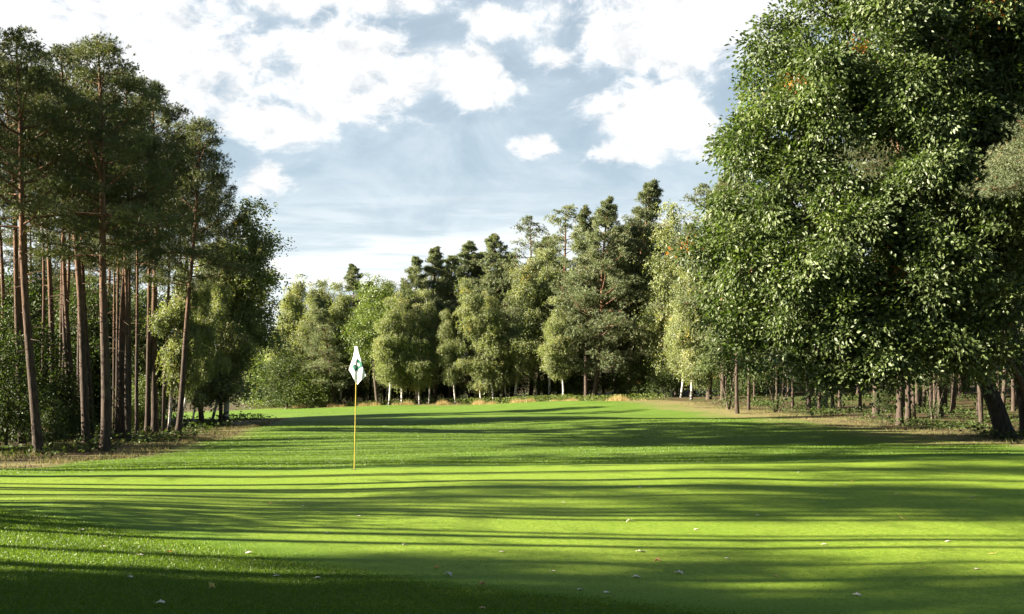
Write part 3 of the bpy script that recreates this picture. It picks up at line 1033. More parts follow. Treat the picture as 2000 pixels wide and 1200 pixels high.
# ---- the far wood: (kind, foot px, foot py, top px, top py, width, extra distance behind the foot, label)
G_FP, G_FB = 'pines of the far wood edge', 'birches of the far wood edge'
FAR = [
    ('bushB', 560, 797, 560, 690, 1.7, 1, 'bright leafy bush at the far left end of the fairway, lit from the left', None),
    ('bushA', 612, 795, 610, 715, 1.6, 1, 'low bright bush right of the bushy far left corner', None),
    ('bushA', 535, 797, 540, 660, 1.3, 4, 'leafy bush in front of the dark gap left of the far birches', None),
    ('birA', 585, 796, 585, 532, 1.0, 12, 'pale birch at the left end of the far wood, top against the sky', G_FB),
    ('birB', 640, 796, 632, 540, 1.0, 14, 'pale birch behind the dark pine left of the flag', G_FB),
    ('farC', 655, 795, 618, 572, 0.95, 2, 'dark pine with a crooked leaning trunk, left of the flag', G_FP),
    ('farA', 694, 794, 690, 516, 0.9, 10, 'dark pine with a rounded top directly above the flag', G_FP),
    ('roundA', 738, 794, 735, 536, 1.05, 8, 'bright green round crowned tree just right of the flag', None),
    ('birA', 785, 793, 780, 565, 1.0, 5, 'birch with a slim pale crown right of the bright round tree', G_FB),
    ('farB', 815, 792, 812, 500, 0.8, 12, 'dark pine rising behind the slim birches right of the flag', G_FP),
    ('farA', 850, 790, 850, 482, 0.95, 12, 'dark two topped looking pine at the left end of the rising skyline', G_FP),
    ('birB', 838, 790, 832, 560, 1.0, 4, 'birch in front of the dark pine left of the broad birch clump', G_FB),
    ('birC', 965, 788, 900, 528, 1.05, 1, 'broad birch with white stems leaning left out of the dry grass', G_FB),
    ('birA', 990, 786, 950, 560, 0.9, 2, 'birch leaning left beside the broad birch in the middle of the far wood', G_FB),
    ('birB', 890, 789, 868, 600, 1.0, 0, 'low birch at the left foot of the broad birch', G_FB),
    ('farB', 918, 788, 916, 470, 0.9, 12, 'grey green pine above the broad birch, left of a pair', G_FP),
    ('farA', 966, 787, 965, 456, 0.9, 12, 'grey green pine above the broad birch, right of a pair', G_FP),
    ('birA', 1006, 785, 1030, 498, 1.05, 1, 'yellowish birch on a curved white stem near the middle of the picture', G_FB),
    ('farS', 1036, 784, 1035, 424, 0.9, 9, 'thin topped sparse pine sticking up above the yellowish birch', G_FP),
    ('birB', 1100, 782, 1085, 575, 1.15, 0, 'low leafy birch in front of the tall pines, crown nearly to the ground', G_FB),
    ('birB', 1072, 783, 1066, 480, 1.0, 7, 'birch squeezed between the yellowish birch and the tall pines', G_FB),
    ('farS', 1108, 781, 1105, 402, 1.0, 9, 'sparse pine at the left of the three tallest far pines', G_FP),
    ('farC', 1145, 780, 1142, 404, 0.85, 4, 'tall dark green pine in the middle of the three tallest far pines', G_FP),
    ('farC', 1160, 780, 1190, 384, 0.9, 1, 'tall dense pine with a leaning trunk, right of the three tallest far pines', G_FP),
    ('farA', 1227, 777, 1274, 350, 0.9, 3, 'dark pine with the highest top of the far wood, left of the pale birch mass', G_FP),
    ('birC', 1300, 777, 1318, 384, 1.0, 2, 'tall pale birch mass left of the oak', G_FB),
    ('birA', 1281, 775, 1262, 470, 0.9, 1, 'pale birch in front of the dark highest pine', G_FB),
    ('birC', 1350, 782, 1362, 455, 0.95, 1, 'pale birch between the tall birch mass and the oak', G_FB),
    ('farS', 1384, 783, 1380, 362, 1.0, 4, 'thin brownish pine top beside the oak crown', G_FP),
    ('farA', 1412, 785, 1418, 340, 0.9, 5, 'dark pine half hidden behind the left edge of the oak crown', G_FP),
    ('birA', 560, 797, 566, 556, 1.0, 9, 'pale birch closing the far left corner of the far wood', G_FB),
    ('birA', 618, 796, 612, 548, 1.1, 8, 'pale birch between the far left corner and the dark crooked pine', G_FB),
    ('birB', 664, 796, 662, 545, 1.1, 11, 'pale birch just left of the rounded dark pine above the flag', G_FB),
    ('birB', 760, 794, 765, 575, 1.2, 3, 'pale birch filling in right of the flag under the slim birch', G_FB),
    ('farB', 882, 789, 884, 498, 1.1, 14, 'lower grey green pine between the two topped pine and the pair', G_FP),
    ('farB', 942, 788, 940, 492, 1.1, 15, 'lower grey green pine behind and between the pair above the broad birch', G_FP),
    ('farA', 1000, 786, 996, 492, 1.1, 13, 'grey green pine right of the pair, behind the yellowish birch', G_FP),
    ('farB', 1066, 784, 1070, 462, 1.1, 12, 'grey green pine filling in right of the thin topped sparse pine', G_FP),
    ('farA', 1215, 778, 1216, 440, 1.1, 9, 'grey green pine in the dip before the highest pine', G_FP),
    ('farB', 1250, 778, 1246, 425, 1.1, 9, 'grey green pine close on the left of the highest pine', G_FP),
    ('birA', 820, 791, 806, 590, 1.2, 2, 'pale birch in front of the dark pines left of the middle', G_FB),
    ('birA', 940, 788, 925, 600, 1.1, 0, 'pale birch crown hanging low over the dry grass beside the white leaning stems', G_FB),
    ('birB', 1330, 779, 1345, 520, 1.0, 3, 'lower birch filling the gap under the pale birch mass', G_FB),
]
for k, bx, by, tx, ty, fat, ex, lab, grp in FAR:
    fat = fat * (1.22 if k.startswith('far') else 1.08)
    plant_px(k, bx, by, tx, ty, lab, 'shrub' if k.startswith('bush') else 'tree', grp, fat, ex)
rng = np.random.default_rng(105)
# rows behind the far edge
rows = [((-43, 150), (-30, 147)), ((-30, 142), (-5, 132)), ((-5, 132), (12, 118)), ((12, 116), (24, 100))]
for (ax, ay), (bx, by) in rows:
    L = math.hypot(bx - ax, by - ay)
    nx, ny = -(by - ay) / L, (bx - ax) / L
    for row in range(4):
        for s in np.arange(1.5, L, 3.3):
            off = 4 + row * 5 + rng.uniform(-1.5, 1.5)
            x = ax + (bx - ax) * s / L + nx * off + rng.uniform(-1.2, 1.2)
            y = ay + (by - ay) * s / L + ny * off + rng.uniform(-1.2, 1.2)
            if (row in (0, 2) and rng.random() < 0.75) or (row == 3 and rng.random() < 0.4):
                plant('bushB', x, y, rng.uniform(4, 7.5), (0, 0), 'dark shrub in the shade under the far wood', 'shrub', 'shrubs inside the far wood', fat=1.2)
            else:
                H = rng.uniform(14.5, 18.5) + 0.035 * (x + 40)
                plant(['farB', 'birB', 'farA'][int(rng.integers(0, 3))], x, y, H, (0, 0), 'tree standing deep in the far wood behind its front row', 'tree', 'trees deep in the far wood')

rng = np.random.default_rng(106)
# ---- right wood: trunks under the oak canopy
G_RP = 'trunks of the right wood'
RT = [
    ('pineB', 1440, 808, 1442, 330, 0.8, 'straight sunlit pine trunk at the corner where the right wood meets the fairway end'),
    ('pineD', 1462, 801, 1466, 360, 0.8, 'slim dark pine just behind the sunlit corner trunk'),
    ('pineB', 1580, 805, 1574, 260, 0.9, 'pine trunk with a lit left edge under the middle of the oak canopy'),
    ('pineD', 1601, 803, 1602, 300, 0.8, 'dark slim pine right beside the lit edged trunk'),
    ('pineD', 1548, 800, 1545, 300, 0.6, 'thin pale pine trunk under the left part of the oak canopy'),
    ('pineA', 1711, 813, 1706, 200, 0.95, 'stout dark pine trunk left of the front pair under the oak'),
    ('pineA', 1757, 831, 1750, 150, 0.85, 'dark thick pine at the front edge of the right wood, left one of a pair'),
    ('pineB', 1774, 826, 1772, 170, 0.8, 'greyer pine at the front edge of the right wood, right one of a pair'),
    ('pineC', 1841, 803, 1838, 150, 0.95, 'pine trunk lit on its left edge behind the front pair'),
    ('pineD', 1862, 795, 1856, 200, 0.8, 'slim pine behind the lit trunk left of the oak stems'),
    ('pineD', 1915, 792, 1912, 220, 0.8, 'slim dark pine in the shade between the lit trunk and the oak stems'),
    ('pineD', 1680, 803, 1684, 280, 0.7, 'thin shaded pine behind the stout dark trunk'),
    ('pineD', 1640, 802, 1640, 300, 0.7, 'thin shaded pine half way along the right wood'),
]
for k, bx, by, tx, ty, fat, lab in RT:
    plant_px(k, bx, by, tx, ty, lab, group=G_RP, fat=fat)
for bx, by, H, fat, lab in ((1424, 800, 7.0, 1.0, 'many stemmed hazel shrub leaning over the corner of the fairway'), (1516, 806, 6.0, 1.1, 'many stemmed dark shrub right of the sunlit corner trunk'),
                            (1822, 818, 5.0, 0.8, 'spindly shrub with thin bent stems behind the front pair of trunks')):
    x, y = pix(bx, by)
    plant('hazel', x, y, H, (0, 0), lab, 'shrub', 'hazels of the right wood', fat=fat, rz=0.2)
for i in range(44):
    x = rng.uniform(24, 56)
    y = rng.uniform(44, 104)
    if x < 24 + (100 - y) * 0.02:
        continue
    plant(['pineB', 'pineD', 'pineA'][i % 3], x, y, rng.uniform(14, 18), (rng.normal() * 0.03, 0), 'pine standing deep in the shade of the right wood', 'tree', 'pines deep in the right wood', fat=0.8)
for i in range(22):
    x = rng.uniform(21.5, 38)
    y = rng.uniform(50, 98)
    if poly_sd(FAIR, [x], [y])[0] > -1.2:
        continue
    plant('pineD', x, y, rng.uniform(13, 17), (rng.normal() * 0.04, 0), 'slim pine among the trunks under the oak canopy', 'tree', 'slim pines of the right wood', fat=rng.uniform(0.55, 1.1))
for i in range(40):
    x = rng.uniform(36, 70)
    y = rng.uniform(62, 118)
    plant(['bushB', 'underA', 'bushB', 'bushA'][i % 4], x, y, rng.uniform(3.0, 7.0), (0, 0), 'shrub in the shade of the right wood', 'shrub', 'shrubs inside the right wood')
for i in range(34):
    x = rng.uniform(31, 70)
    y = rng.uniform(62, 122)
    plant(['farC', 'farA'][i % 2], x, y, rng.uniform(12, 17), (rng.normal() * 0.02, 0), 'dense dark pine branched nearly to the ground deep in the right wood', 'tree', 'dense pines deep in the right wood', fat=1.2)
x, y = pix(1738, 822)
plant('hazel', x, y + 1.2, 1.9, (0, 0), 'small leafy shrub at the foot of the front pair of trunks', 'shrub', 'shrubs inside the right wood')

rng = np.random.default_rng(107)
# ---- the big red oak
ox, oy = pix(1967, 857)


def P3(px, py, d):
    return ((px - 1000) / F_PX * d, d, CAM_H + (HORIZ - py) / F_PX * d)


def lobe(px, py, d, rpx, rpy, rd):
    x_, y_, z_ = P3(px, py, d)
    return (x_ - ox, y_ - oy, z_ - T(ox, oy), rpx / F_PX * d, rd, rpy / F_PX * d)


tz = T(ox, oy)


def tpt(px, py, d, r):
    x_, y_, z_ = P3(px, py, d)
    return (x_ - ox, y_ - oy, z_ - tz, r)


d = oy
oak = make_broadleaf('oak_tree',
                     [(0, 0, -0.2, 0.42), tpt(1948, 800, d, 0.36), tpt(1922, 740, d + 0.2, 0.33), tpt(1890, 620, d + 0.4, 0.28), tpt(1850, 470, d + 0.5, 0.2), tpt(1800, 250, d + 0.6, 0.10), tpt(1770, 60, d + 0.6, 0.04)],
                     [lobe(1700, 60, d, 230, 170, 4.5), lobe(1560, 130, d - 0.5, 130, 150, 3.5), lobe(1500, 260, d - 0.5, 105, 130, 3.0), lobe(1640, 300, d - 1.5, 170, 150, 4.0),
                      lobe(1470, 400, d - 1.0, 90, 80, 2.6), lobe(1440, 490, d - 1.5, 85, 75, 2.2), lobe(1560, 520, d - 2.0, 150, 110, 3.5), lobe(1720, 500, d - 2.5, 170, 140, 4.5),
                      lobe(1880, 330, d - 1.0, 190, 200, 5.0), lobe(1860, 120, d, 180, 170, 5.0), lobe(1405, 478, d - 1.5, 62, 42, 1.8), lobe(1425, 590, d - 1.0, 60, 40, 1.8), lobe(1560, 640, d - 1.5, 110, 55, 2.5), lobe(1720, 650, d - 2.5, 130, 60, 3.0),
                      lobe(1900, 600, d - 2.0, 140, 110, 4.0), lobe(1770, 200, d - 2.5, 130, 120, 3.0), lobe(1800, 380, d - 3.0, 130, 110, 3.0), lobe(1690, 400, d - 2.5, 120, 90, 3.0),
                      lobe(1640, 180, d - 2.0, 110, 100, 3.0), lobe(1960, 60, d - 1, 130, 130, 4), lobe(1985, 200, d - 2, 110, 120, 3), lobe(1965, 470, d - 2.5, 110, 90, 3), lobe(1890, 690, d - 3.0, 95, 42, 2.2), lobe(1810, 655, d - 3.0, 110, 50, 2.5), lobe(1640, 600, d - 2.5, 120, 60, 3), lobe(1510, 680, d - 1.0, 80, 40, 2.0), lobe(1625, 700, d - 2.0, 85, 42, 2.0), lobe(1720, 715, d - 2.5, 85, 40, 2.0), lobe(1820, 520, d - 3.5, 120, 80, 2.5), lobe(1650, -80, d, 180, 110, 4.0), lobe(1480, 610, d - 0.5, 80, 60, 2.0), lobe(1850, -80, d, 200, 120, 5.0)],
                     2500, 115, 'oak_leaf', 'oak_bark', 0.21, 0.115, 'spray', 0.42, shell=0.40, orange=0.004, tint_sd=0.13, sub=13, sub_r=0.33, sub_flat=0.60,
                     extra_trunks=[[tpt(1922, 740, d + 0.2, 0.2), tpt(1850, 640, d - 1, 0.15), tpt(1740, 560, d - 2, 0.1), tpt(1600, 500, d - 2, 0.05)]])
oak.location = (ox, oy, tz)
tag(oak, 'huge red oak on the right with glossy leaves filling the corner of the picture', 'tree')
# second stem, half out of frame
ox2, oy2 = pix(2008, 856)
ox2, oy2 = ox2 + 0.6, oy2 + 1.0
ox, oy, tz = ox2, oy2, T(ox2, oy2)
d = oy
oak2 = make_broadleaf('oak_tree', [(0, 0, -0.2, 0.40), tpt(2005, 800, d, 0.34), tpt(1992, 730, d, 0.30), tpt(1965, 600, d, 0.25), tpt(1955, 400, d, 0.18), tpt(1965, 100, d, 0.08)],
                      [lobe(1990, 300, d + 2, 220, 220, 4), lobe(2080, 80, d + 2, 260, 200, 5), lobe(1980, 520, d + 1, 140, 110, 3), lobe(2150, 400, d, 200, 260, 5), lobe(1985, 690, d - 1, 70, 40, 1.5)],
                      900, 100, 'oak_leaf', 'oak_bark', 0.21, 0.115, 'spray', 0.45, shell=0.4, orange=0.008, sub=11, sub_r=0.42, sub_flat=0.62)
oak2.location = (ox, oy, tz)
tag(oak2, 'second oak at the right edge, its dark leaning trunk cut off by the picture border', 'tree')
rng = np.random.default_rng(108)
# bare sunlit leaning stem and the bluish pine at the right edge
xb, yb = P3(2020, 790, 37)[0], 37.0
blue = plant('blue', P3(2075, 800, 36)[0], 36.0, 11.3, (0, 0), 'bluish pine reaching in from the right edge in front of the oak', 'tree', fat=1.0)

ml = Acc()
a = np.array(P3(2015, 850, 43.5))
a[2] = T(a[0], a[1]) - 0.1
ml.add(*tube([a, P3(2012, 790, 43), P3(1998, 752, 43), P3(1975, 710, 42.6), P3(1946, 655, 42.2), P3(1915, 600, 42.2)], [0.15, 0.14, 0.13, 0.12, 0.10, 0.03], 10))
snag = ml.build('leaning_tree_stem', M['pine_bark'], None, smooth=True)
tag(snag, 'bare thin trunk leaning steeply left across the oak stem, lit by the sun', 'tree')


rng = np.random.default_rng(109)
# ------------------------------------------------------------------ ground cover (nobody could count it)
def scatter_blades(name, x, y, h, wd, mat, label, cat, lean=0.35, tint=None, drop=0.0):
    n = len(x)
    C = np.stack([x, y, terrain(x, y) - 0.005 + drop], 1)
    D = norm(np.stack([rng.normal(size=n) * lean, rng.normal(size=n) * lean, np.ones(n)], 1))
    ac = Acc()
    ac.add(*needles(C, D, h, wd, rng.random(n) if tint is None else tint))
    o = ac.build(name, mat)
    return tag(o, label, cat, kind='stuff')


# mown turf: coarser on the apron in front, very short on the green itself
n = 900000
yy = 5.9 + 15.5 * rng.random(n) ** 1.35
xx = rng.uniform(-0.56, 0.56, n) * yy
sdt = poly_sd(GREEN, xx, yy)
ok = (yy < 18.6 + 0.16 * xx)
xx, yy, sdt = xx[ok], yy[ok], sdt[ok]
inn = ss(-0.3, 1.3, sdt + rng.normal(size=len(xx)) * 0.25)
hh = rng.uniform(0.5, 1.4, len(xx)) * (0.015 - 0.004 * inn)
tn_ = np.clip(rng.random(len(xx)) * 0.7 + 0.35 * inn, 0, 1)
wd_ = rng.uniform(0.004, 0.008, len(xx)) * (0.7 + yy / 20)
# stray taller tufts, light and dark, and the coarser fairway beyond the green
m2 = 170000
y2 = 5.9 + 14.5 * rng.random(m2) ** 1.2
x2 = rng.uniform(-0.56, 0.56, m2) * y2
y3 = 17 + 48 * rng.random(260000) ** 1.5
x3 = rng.uniform(-0.45, 0.50, len(y3)) * y3
ok3 = (poly_sd(FAIR, x3, y3) > 0.3) & (poly_sd(GREEN, x3, y3) < -0.2)
x3, y3 = x3[ok3], y3[ok3]
h2 = rng.uniform(0.010, 0.022, m2)
t2 = np.where(rng.random(m2) < 0.55, rng.uniform(0, 0.15, m2), rng.uniform(0.65, 0.9, m2))
h3 = rng.uniform(0.008, 0.022, len(x3)) * (0.5 + y3 / 30)
xx, yy = np.concatenate([xx, x2, x3]), np.concatenate([yy, y2, y3])
hh = np.concatenate([hh, h2, h3])
wd_ = np.concatenate([wd_, rng.uniform(0.006, 0.013, m2), rng.uniform(0.008, 0.014, len(x3)) * (0.5 + y3 / 30)])
tn_ = np.concatenate([tn_, t2, 0.15 + 0.5 * rng.random(len(x3))])
scatter_blades('mown_grass', xx, yy, hh, wd_, M['blade'],
               'short mown grass of the putting green, of the apron in front and of the fairway', 'grass', 0.55,
               tint=tn_, drop=0.010)
# rough grass along both wood edges
n = 120000
xx = np.concatenate([rng.uniform(-19, -10.5, n // 2), rng.uniform(11, 34, n // 2)])
yy = np.concatenate([rng.uniform(18, 72, n // 2), rng.uniform(32, 90, n // 2)])
sdr = poly_sd(FAIR, xx, yy)
patch = np.sin(xx * 1.7 + np.sin(yy * 0.9) * 2) * np.sin(yy * 0.8 + xx * 0.4)
ok = (sdr < 0.4) & (sdr > -5) & (patch + rng.normal(size=n) * 0.4 > 0.1)
xx, yy = xx[ok], yy[ok]
scatter_blades('rough_grass', xx, yy, rng.uniform(0.06, 0.22, len(xx)), rng.uniform(0.015, 0.03, len(xx)), M['rough'],
               'dry rough grass under the trees along both wood edges', 'grass', 0.5, tint=np.clip(rng.normal(0.35, 0.3, len(xx)), 0, 1))
# tall straw coloured grass along the far wood
n = 26000
s = rng.random(n)
fx = np.interp(s, [0, 0.25, 0.5, 0.75, 1], [-30, -10, 0, 8, 14.5])
fy = np.interp(s, [0, 0.25, 0.5, 0.75, 1], [131, 121, 114, 106, 96]) + 0.8 * np.sin(fx * 0.7) + rng.uniform(-0.3, 3.5, n)
clump = np.sin(fx * 1.3) + np.sin(fx * 2.9 + 1) * 0.6
ok = (clump + rng.normal(size=n) * 0.5 > 0.35) & (rng.random(n) < 0.6)
fx, fy, clump = fx[ok], fy[ok], clump[ok]
scatter_blades('tall_grass', fx, fy, rng.uniform(0.2, 0.5, len(fx)) * (1 + 0.45 * clump), rng.uniform(0.02, 0.045, len(fx)), M['straw'],
               'tall straw coloured grass at the foot of the far birches', 'grass', 0.3)


# low leafy undergrowth inside the wood edges
def undergrowth(name, xs, ys, hmax, mat, label):
    n = len(xs)
    z = terrain(xs, ys) + rng.random(n) * hmax
    C = np.stack([xs, ys, z], 1)
    D = norm(rng.normal(size=(n, 3)) * np.array([1, 1, 0.4]))
    N = norm(rng.normal(size=(n, 3)) * 0.5 + np.array([0, 0, 1.0]))
    ac = Acc()
    s = rng.uniform(0.7, 1.4, n)
    ac.add(*leaves(C, D, N, 0.15 * s, 0.10 * s, np.clip(rng.normal(0.5, 0.2, n), 0, 0.9)))
    return tag(ac.build(name, mat), label, 'undergrowth', kind='stuff')


def clumps(cx, cy, r, per):
    k = len(cx)
    a = np.repeat(np.arange(k), per)
    return cx[a] + rng.normal(size=k * per) * r, cy[a] + rng.normal(size=k * per) * r


n = 170
cx, cy = rng.uniform(20.5, 42, n), rng.uniform(38, 92, n)
sdr = poly_sd(FAIR, cx, cy)
ok = (sdr < -2.6)
x1, y1 = clumps(cx[ok], cy[ok], 0.6, 100)
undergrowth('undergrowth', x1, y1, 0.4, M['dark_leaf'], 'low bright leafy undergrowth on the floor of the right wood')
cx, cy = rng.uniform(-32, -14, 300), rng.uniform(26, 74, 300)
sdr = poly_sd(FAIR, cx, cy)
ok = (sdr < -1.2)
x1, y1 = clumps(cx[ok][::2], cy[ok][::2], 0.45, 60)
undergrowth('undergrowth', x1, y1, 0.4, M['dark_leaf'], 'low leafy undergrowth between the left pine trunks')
s = rng.random(170)
cx = np.interp(s, [0, 0.25, 0.5, 0.75, 1], [-34, -10, 0, 8, 15])
cy = np.interp(s, [0, 0.25, 0.5, 0.75, 1], [134, 123, 116, 108, 98]) + rng.uniform(0.5, 5, 170)
x1, y1 = clumps(cx, cy, 0.6, 60)
undergrowth('undergrowth', x1, y1, 0.7, M['bright_leaf'], 'leafy undergrowth along the foot of the far wood')

# ------------------------------------------------------------------ flagstick
fx, fy = pix(692, 919)
fs = empty('golf_flagstick', (fx, fy, T(fx, fy) + 0.014))
tag(fs, 'yellow golf flagstick with a drooping white flag standing in the hole of the green', 'flagstick')
SC = fy / F_PX
HP = (919 - 676) * SC
leanx = 5 * SC / HP


def pole_pt(h):
    return (leanx * h, 0, h)


a = Acc()
hs = np.linspace(-0.05, HP - 0.05, 8)
a.add(*tube([pole_pt(h) for h in hs], [0.0092] * 8, 14))
M['yellow'] = simple_mat('yellow_fibreglass', (0.42, 0.31, 0.025), 0.45, 0.5)
M['white'] = simple_mat('white_paint', (0.78, 0.78, 0.76), 0.5)
M['black'] = simple_mat('black_plastic', (0.02, 0.02, 0.02), 0.4)
a.build('pole', M['yellow'], fs, smooth=True)
a = Acc()
hs = np.linspace(HP - 0.05, HP - 0.003, 5)
a.add(*tube([pole_pt(h) for h in hs], [0.016, 0.017, 0.017, 0.015, 0.004], 14))
a.build('cap', M['black'], fs, smooth=True)

# the flag hangs in folds: a traced outline given as rows (left x, right x) in photo pixels
rows_px = [(679, 694.5, 699.5), (690, 693.2, 702.5), (700, 691.0, 705.0), (710, 687.5, 708.5), (720, 684.0, 712.0), (725, 682.4, 713.8), (730, 686.0, 715.6), (736, 690.0, 718.2), (740, 692.0, 714.5),
           (745, 695.0, 708.5), (750, 697.6, 703.0), (753, 699.6, 701.0)]
rp = np.array(rows_px)


def flag_pt(px, py, off=0.0):
    h = (919 - py) * SC
    x_ = (px - 692) * SC
    t_ = (py - 679) / 74.0
    yy_ = -0.04 - 0.36 * (px - 683) * SC + 0.014 * math.sin((px - 690) * 0.42 + py * 0.03) * (0.25 + t_) - 0.05 * t_ + off
    return (x_, yy_, h)


nr, nc = 60, 26
V = []
for i in range(nr):
    py = 679 + 74 * i / (nr - 1)
    l_, r_ = np.interp(py, rp[:, 0], rp[:, 1]), np.interp(py, rp[:, 0], rp[:, 2])
    for j in range(nc):
        V.append(flag_pt(l_ + (r_ - l_) * j / (nc - 1), py))
V = np.array(V)
ii = np.arange(nr * nc).reshape(nr, nc)
Fq = np.stack([ii[:-1, :-1], ii[:-1, 1:], ii[1:, 1:], ii[1:, :-1]], -1).reshape(-1, 4)
m, t = new_mat('flag_cloth')
p = t.n('ShaderNodeBsdfPrincipled')
tcx = t.n('ShaderNodeTexCoord')
wv = t.noise(tcx.outputs['Object'], 140, 2)
t.l(t.mix(wv, (0.76, 0.76, 0.75), (0.84, 0.84, 0.83)), p.inputs['Base Color'])
p.inputs['Roughness'].default_value = 0.8
tr_ = t.n('ShaderNodeBsdfTranslucent')
tr_.inputs[0].default_value = (0.82, 0.82, 0.80, 1)
mx = t.n('ShaderNodeMixShader')
mx.inputs[0].default_value = 0.22
t.l(p.outputs[0], mx.inputs[1])
t.l(tr_.outputs[0], mx.inputs[2])
om = t.n('ShaderNodeOutputMaterial')
t.l(mx.outputs[0], om.inputs[0])
flag = mesh_obj('flag', V, [(Fq, 0)], [m], fs, None, True)
sol = flag.modifiers.new('thickness', 'SOLIDIFY')
sol.thickness = 0.003
sol.offset = 0


# the green figure on the flag: loop and tail, from the photo's own outline
def ink(px, py):
    px, py = 352 + (px - 352) * 1.15, 612 + (py - 612) * 1.15
    return 670 + px / 12.0, 665 + py / 12.0


outer = [(365, 482), (400, 505), (440, 548), (457, 585), (455, 635), (420, 662), (375, 690), (345, 722), (332, 750), (300, 712), (268, 668), (241, 632), (262, 610), (296, 584),
         (316, 618), (300, 640), (312, 662), (330, 690), (338, 660), (330, 625), (327, 585), (336, 540), (340, 505)]
hole = [(352, 556), (375, 556), (400, 582), (406, 612), (385, 634), (358, 632), (343, 600)]


def inpoly(P, x, y):
    return poly_sd(np.array(P, float), np.array([x]), np.array([y]))[0] > 0


Vn, Fn, idx = [], [], {}
stp = 4
gx, gy = np.meshgrid(np.arange(236, 464, stp), np.arange(476, 756, stp))
cx_, cy_ = gx.ravel() + stp / 2, gy.ravel() + stp / 2
inside = (poly_sd(np.array(outer, float), cx_, cy_) > 0) & (poly_sd(np.array(hole, float), cx_, cy_) < 0)
for x_, y_, k in zip(gx.ravel(), gy.ravel(), inside):
    if not k:
        continue
    q = []
    for ax_, ay_ in ((x_, y_ + stp), (x_ + stp, y_ + stp), (x_ + stp, y_), (x_, y_)):
        if (ax_, ay_) not in idx:
            idx[(ax_, ay_)] = len(Vn)
            Vn.append(flag_pt(*ink(ax_, ay_), off=-0.011))
        q.append(idx[(ax_, ay_)])
    Fn.append(q)
M['ink'] = simple_mat('green_ink', (0.004, 0.085, 0.045), 0.7, 0.2)
num = mesh_obj('numeral', np.array(Vn), [(np.array(Fn), 0)], [M['ink']], flag, None, True)

# the hole: a flat black disc on the turf, its inner shade put into the colour
cupc = np.array([0, 0, 0.0])
a = Acc()
a.add(*tube([(0, 0, 0.003), (0, 0, 0.0045), (0, 0, 0.0045)], [0.060, 0.058, 0.013], 28))
hole_o = a.build('golf_hole', M['black'], None, smooth=False)
hole_o.location = (fx, fy, T(fx, fy) + 0.014)
tag(hole_o, 'flat black disc painted as the shaded hole in the green at the foot of the yellow flagstick', 'golf hole')

rng = np.random.default_rng(110)
# ------------------------------------------------------------------ fallen leaves and twigs on the green
M['pale_leaf'] = simple_mat('pale_dead_leaf', (0.62, 0.55, 0.45), 0.5, 0.4)
M['brown_leaf'] = simple_mat('brown_dead_leaf', (0.42, 0.24, 0.10), 0.55, 0.4)
M['orange_leaf'] = simple_mat('orange_dead_leaf', (0.55, 0.22, 0.03), 0.55, 0.4)
M['yellow_leaf'] = simple_mat('yellow_dead_leaf', (0.55, 0.42, 0.13), 0.55, 0.4)


def dead_leaf(px, py, wpx, tall, mat, label, kind='leaf'):
    x_, y_ = pix(px, py)
    size = max(0.05, 0.85 * wpx * y_ / F_PX)
    zz = T(x_, y_) + 0.016
    if kind == 'twig':
        a = Acc()
        pts = [np.array([0, 0, 0.0]), np.array([0.35, 0.1, 0.10 * tall]), np.array([0.7, -0.05, 0.35 * tall]), np.array([1.0, 0.1, 1.0 * tall])]
        a.add(*tube(np.array(pts) * size, [0.004, 0.0035, 0.003, 0.0015], 6))
        a.add(*tube(np.array([[0.3, 0.08, 0.1 * tall], [0.6, 0.4, 0.12 * tall]]) * size, [0.003, 0.001], 6))
        o = a.build('twig', mat)
        cat, name = 'twig', 'twig'
    else:
        nu, nv = 15, 7
        ph, c1_, c2_ = rng.uniform(0, 6.28), rng.uniform(0.5, 1.2), rng.uniform(-0.6, 0.6)
        V = []
        for i in range(nu):
            u = i / (nu - 1)
            half = 0.30 * math.sin(math.pi * u ** 0.8) ** 0.7 * (1 + 0.32 * math.sin(u * 17 + ph)) + 0.012
            for j in range(nv):
                v = (j / (nv - 1) - 0.5) * 2
                zc = tall * (0.14 * math.sin(math.pi * u) * c1_ + 0.35 * v * v * half * 2 + c2_ * 0.3 * v * half) + 0.02 * math.sin(u * 11 + v * 4)
                V.append((u - 0.5, v * half, zc + 0.03))
        V = np.array(V) * size
        i = np.arange(nu * nv).reshape(nu, nv)
        Fl = np.stack([i[:-1, :-1], i[:-1, 1:], i[1:, 1:], i[1:, :-1]], -1).reshape(-1, 4)
        st, sf = tube(np.array([(-0.5, 0, 0.03), (-0.62, 0.02, 0.06), (-0.75, 0.03, 0.10 + 0.1 * tall)]) * size, np.array([0.012, 0.01, 0.006]) * size, 5)
        o = mesh_obj('fallen_leaf', np.concatenate([V, st]), [(np.concatenate([Fl, sf + len(V)]), 0)], [mat], None, None, True)
        s_ = o.modifiers.new('thickness', 'SOLIDIFY')
        s_.thickness = 0.0012
        cat = 'leaf'
    o.location = (x_, y_, zz)
    o.rotation_euler = (rng.uniform(-0.12, 0.12), rng.uniform(-0.15, 0.15), rng.choice([0, math.pi]) + rng.uniform(-0.6, 0.6))
    tag(o, label, cat, 'twigs lying on the green' if kind == 'twig' else 'fallen leaves on the grass')


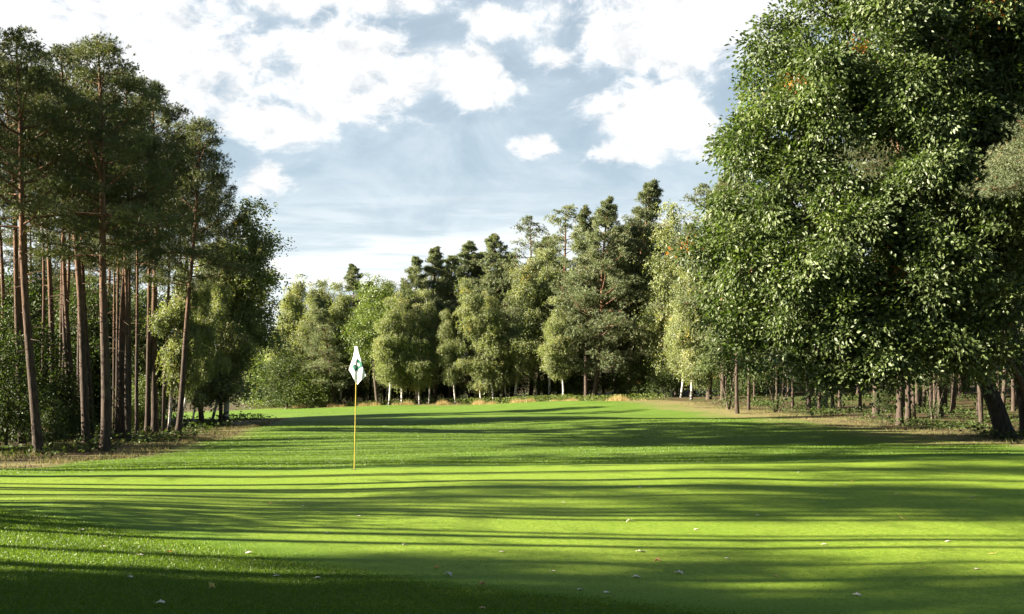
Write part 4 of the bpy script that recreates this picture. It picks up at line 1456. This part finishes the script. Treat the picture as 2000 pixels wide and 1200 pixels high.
DL = [
    (1285, 1103, 16, 1.6, 'brown_leaf', 'curled upright brown leaf, the biggest one right of the middle of the near grass'),
    (1325, 1126, 22, 0.8, 'pale_leaf', 'pale spiky leaf just below and right of the big curled brown leaf'),
    (1243, 1132, 19, 0.5, 'pale_leaf', 'flat pale leaf below and left of the big curled brown leaf'),
    (1250, 1081, 21, 0.3, 'pale_leaf', 'flat pale leaf in the sunny stripe above the big curled brown leaf'),
    (875, 1131, 19, 1.3, 'pale_leaf', 'pale arched leaf standing in the shade left of the middle'),
    (942, 1149, 11, 1.8, 'brown_leaf', 'small upright brown leaf in the last thin sun stripe'),
    (1133, 1158, 17, 0.6, 'pale_leaf', 'pale leaf in the shade, left one of two at the bottom middle'),
    (1185, 1163, 11, 0.4, 'pale_leaf', 'small pale leaf in the shade, right one of two at the bottom middle'),
    (1229, 1023, 14, 1.0, 'pale_leaf', 'pale leaf with a stalk pointing up in the broad sunny band'),
    (314, 1185, 22, 0.6, 'pale_leaf', 'whitish jagged leaf in the dark shade at the bottom left'),
    (620, 1134, 11, 0.4, 'pale_leaf', 'small white leaf in the shade right of the yellow leaf'),
    (415, 1155, 11, 3.0, 'yellow_leaf', 'narrow yellow leaf standing on edge in the dark bottom left shade'),
    (253, 1132, 9, 0.5, 'pale_leaf', 'small pale leaf in the shade near the left side'),
    (1673, 1169, 19, 0.5, 'pale_leaf', 'flat white leaf near the bottom right between two sunny streaks'),
    (1908, 1117, 13, 0.4, 'pale_leaf', 'pale leaf in the wide shade near the right border'),
    (1898, 974, 10, 0.6, 'pale_leaf', 'pale leaf in the upper shade band near the right border'),
    (1608, 985, 9, 0.5, 'pale_leaf', 'pale leaf in the upper shade band, right of the middle'),
    (1633, 950, 8, 0.6, 'pale_leaf', 'pale leaf far out on the green, left one of two close together'),
    (1666, 944, 9, 0.5, 'brown_leaf', 'brown leaf far out on the green, right one of two close together'),
    (527, 988, 7, 0.9, 'brown_leaf', 'small brown leaf on the sunny green below the flagstick'),
    (942, 1196, 14, 0.4, 'brown_leaf', 'brown leaf at the very bottom border of the picture'),
    (331, 1084, 9, 0.4, 'orange_leaf', 'small orange leaf on the left sunny patch'),
    (853, 1113, 7, 0.6, 'orange_leaf', 'tiny orange leaf left of the pale arched leaf'),
    (485, 1084, 15, 0.3, 'pale_leaf', 'flat pale leaf at the edge of the left sunny patch'),
    (275, 1088, 11, 0.3, 'pale_leaf', 'flat pale leaf on the left sunny patch beside the orange one'),
    (202, 1072, 8, 0.3, 'pale_leaf', 'small pale leaf at the upper rim of the left sunny patch'),
    (790, 1069, 7, 0.3, 'pale_leaf', 'tiny pale leaf in the sunny band left of the middle'),
    (1360, 1038, 6, 0.3, 'pale_leaf', 'tiny pale leaf in the broad sunny band right of the stalked leaf'),
    (1515, 1131, 7, 0.6, 'yellow_leaf', 'tiny yellowish leaf in the dark band at the lower right'),
]
for a_ in DL:
    dead_leaf(a_[0], a_[1], a_[2], a_[3], M[a_[4]], a_[5])
for px, py in ((640, 1047), (590, 992), (700, 1012), (1100, 985), (1480, 1010), (1750, 968), (1800, 900), (1560, 925), (1250, 955), (160, 1040), (980, 1083), (1420, 1095), (1610, 1068), (1850, 1062), (540, 1130), (1080, 1120)):
    dead_leaf(px, py, 5.5, 0.4, M['pale_leaf'], 'tiny pale leaf speck lying on the green')
for px, py, wpx, tall, lab in ((1770, 1018, 16, 0.9, 'thin twig sticking up from the broad sunny band on the right'), (1930, 1087, 24, 0.15, 'thin pale twig lying in the shade near the right border'),
                               (1798, 1116, 14, 0.3, 'short twig in the wide shade left of the pale leaf')):
    dead_leaf(px, py, wpx, tall, M['yellow_leaf'], lab, 'twig')
for o in TREES:
    if 'h' in o:
        del o['h']
for o in (oak, oak2):
    del o['h']
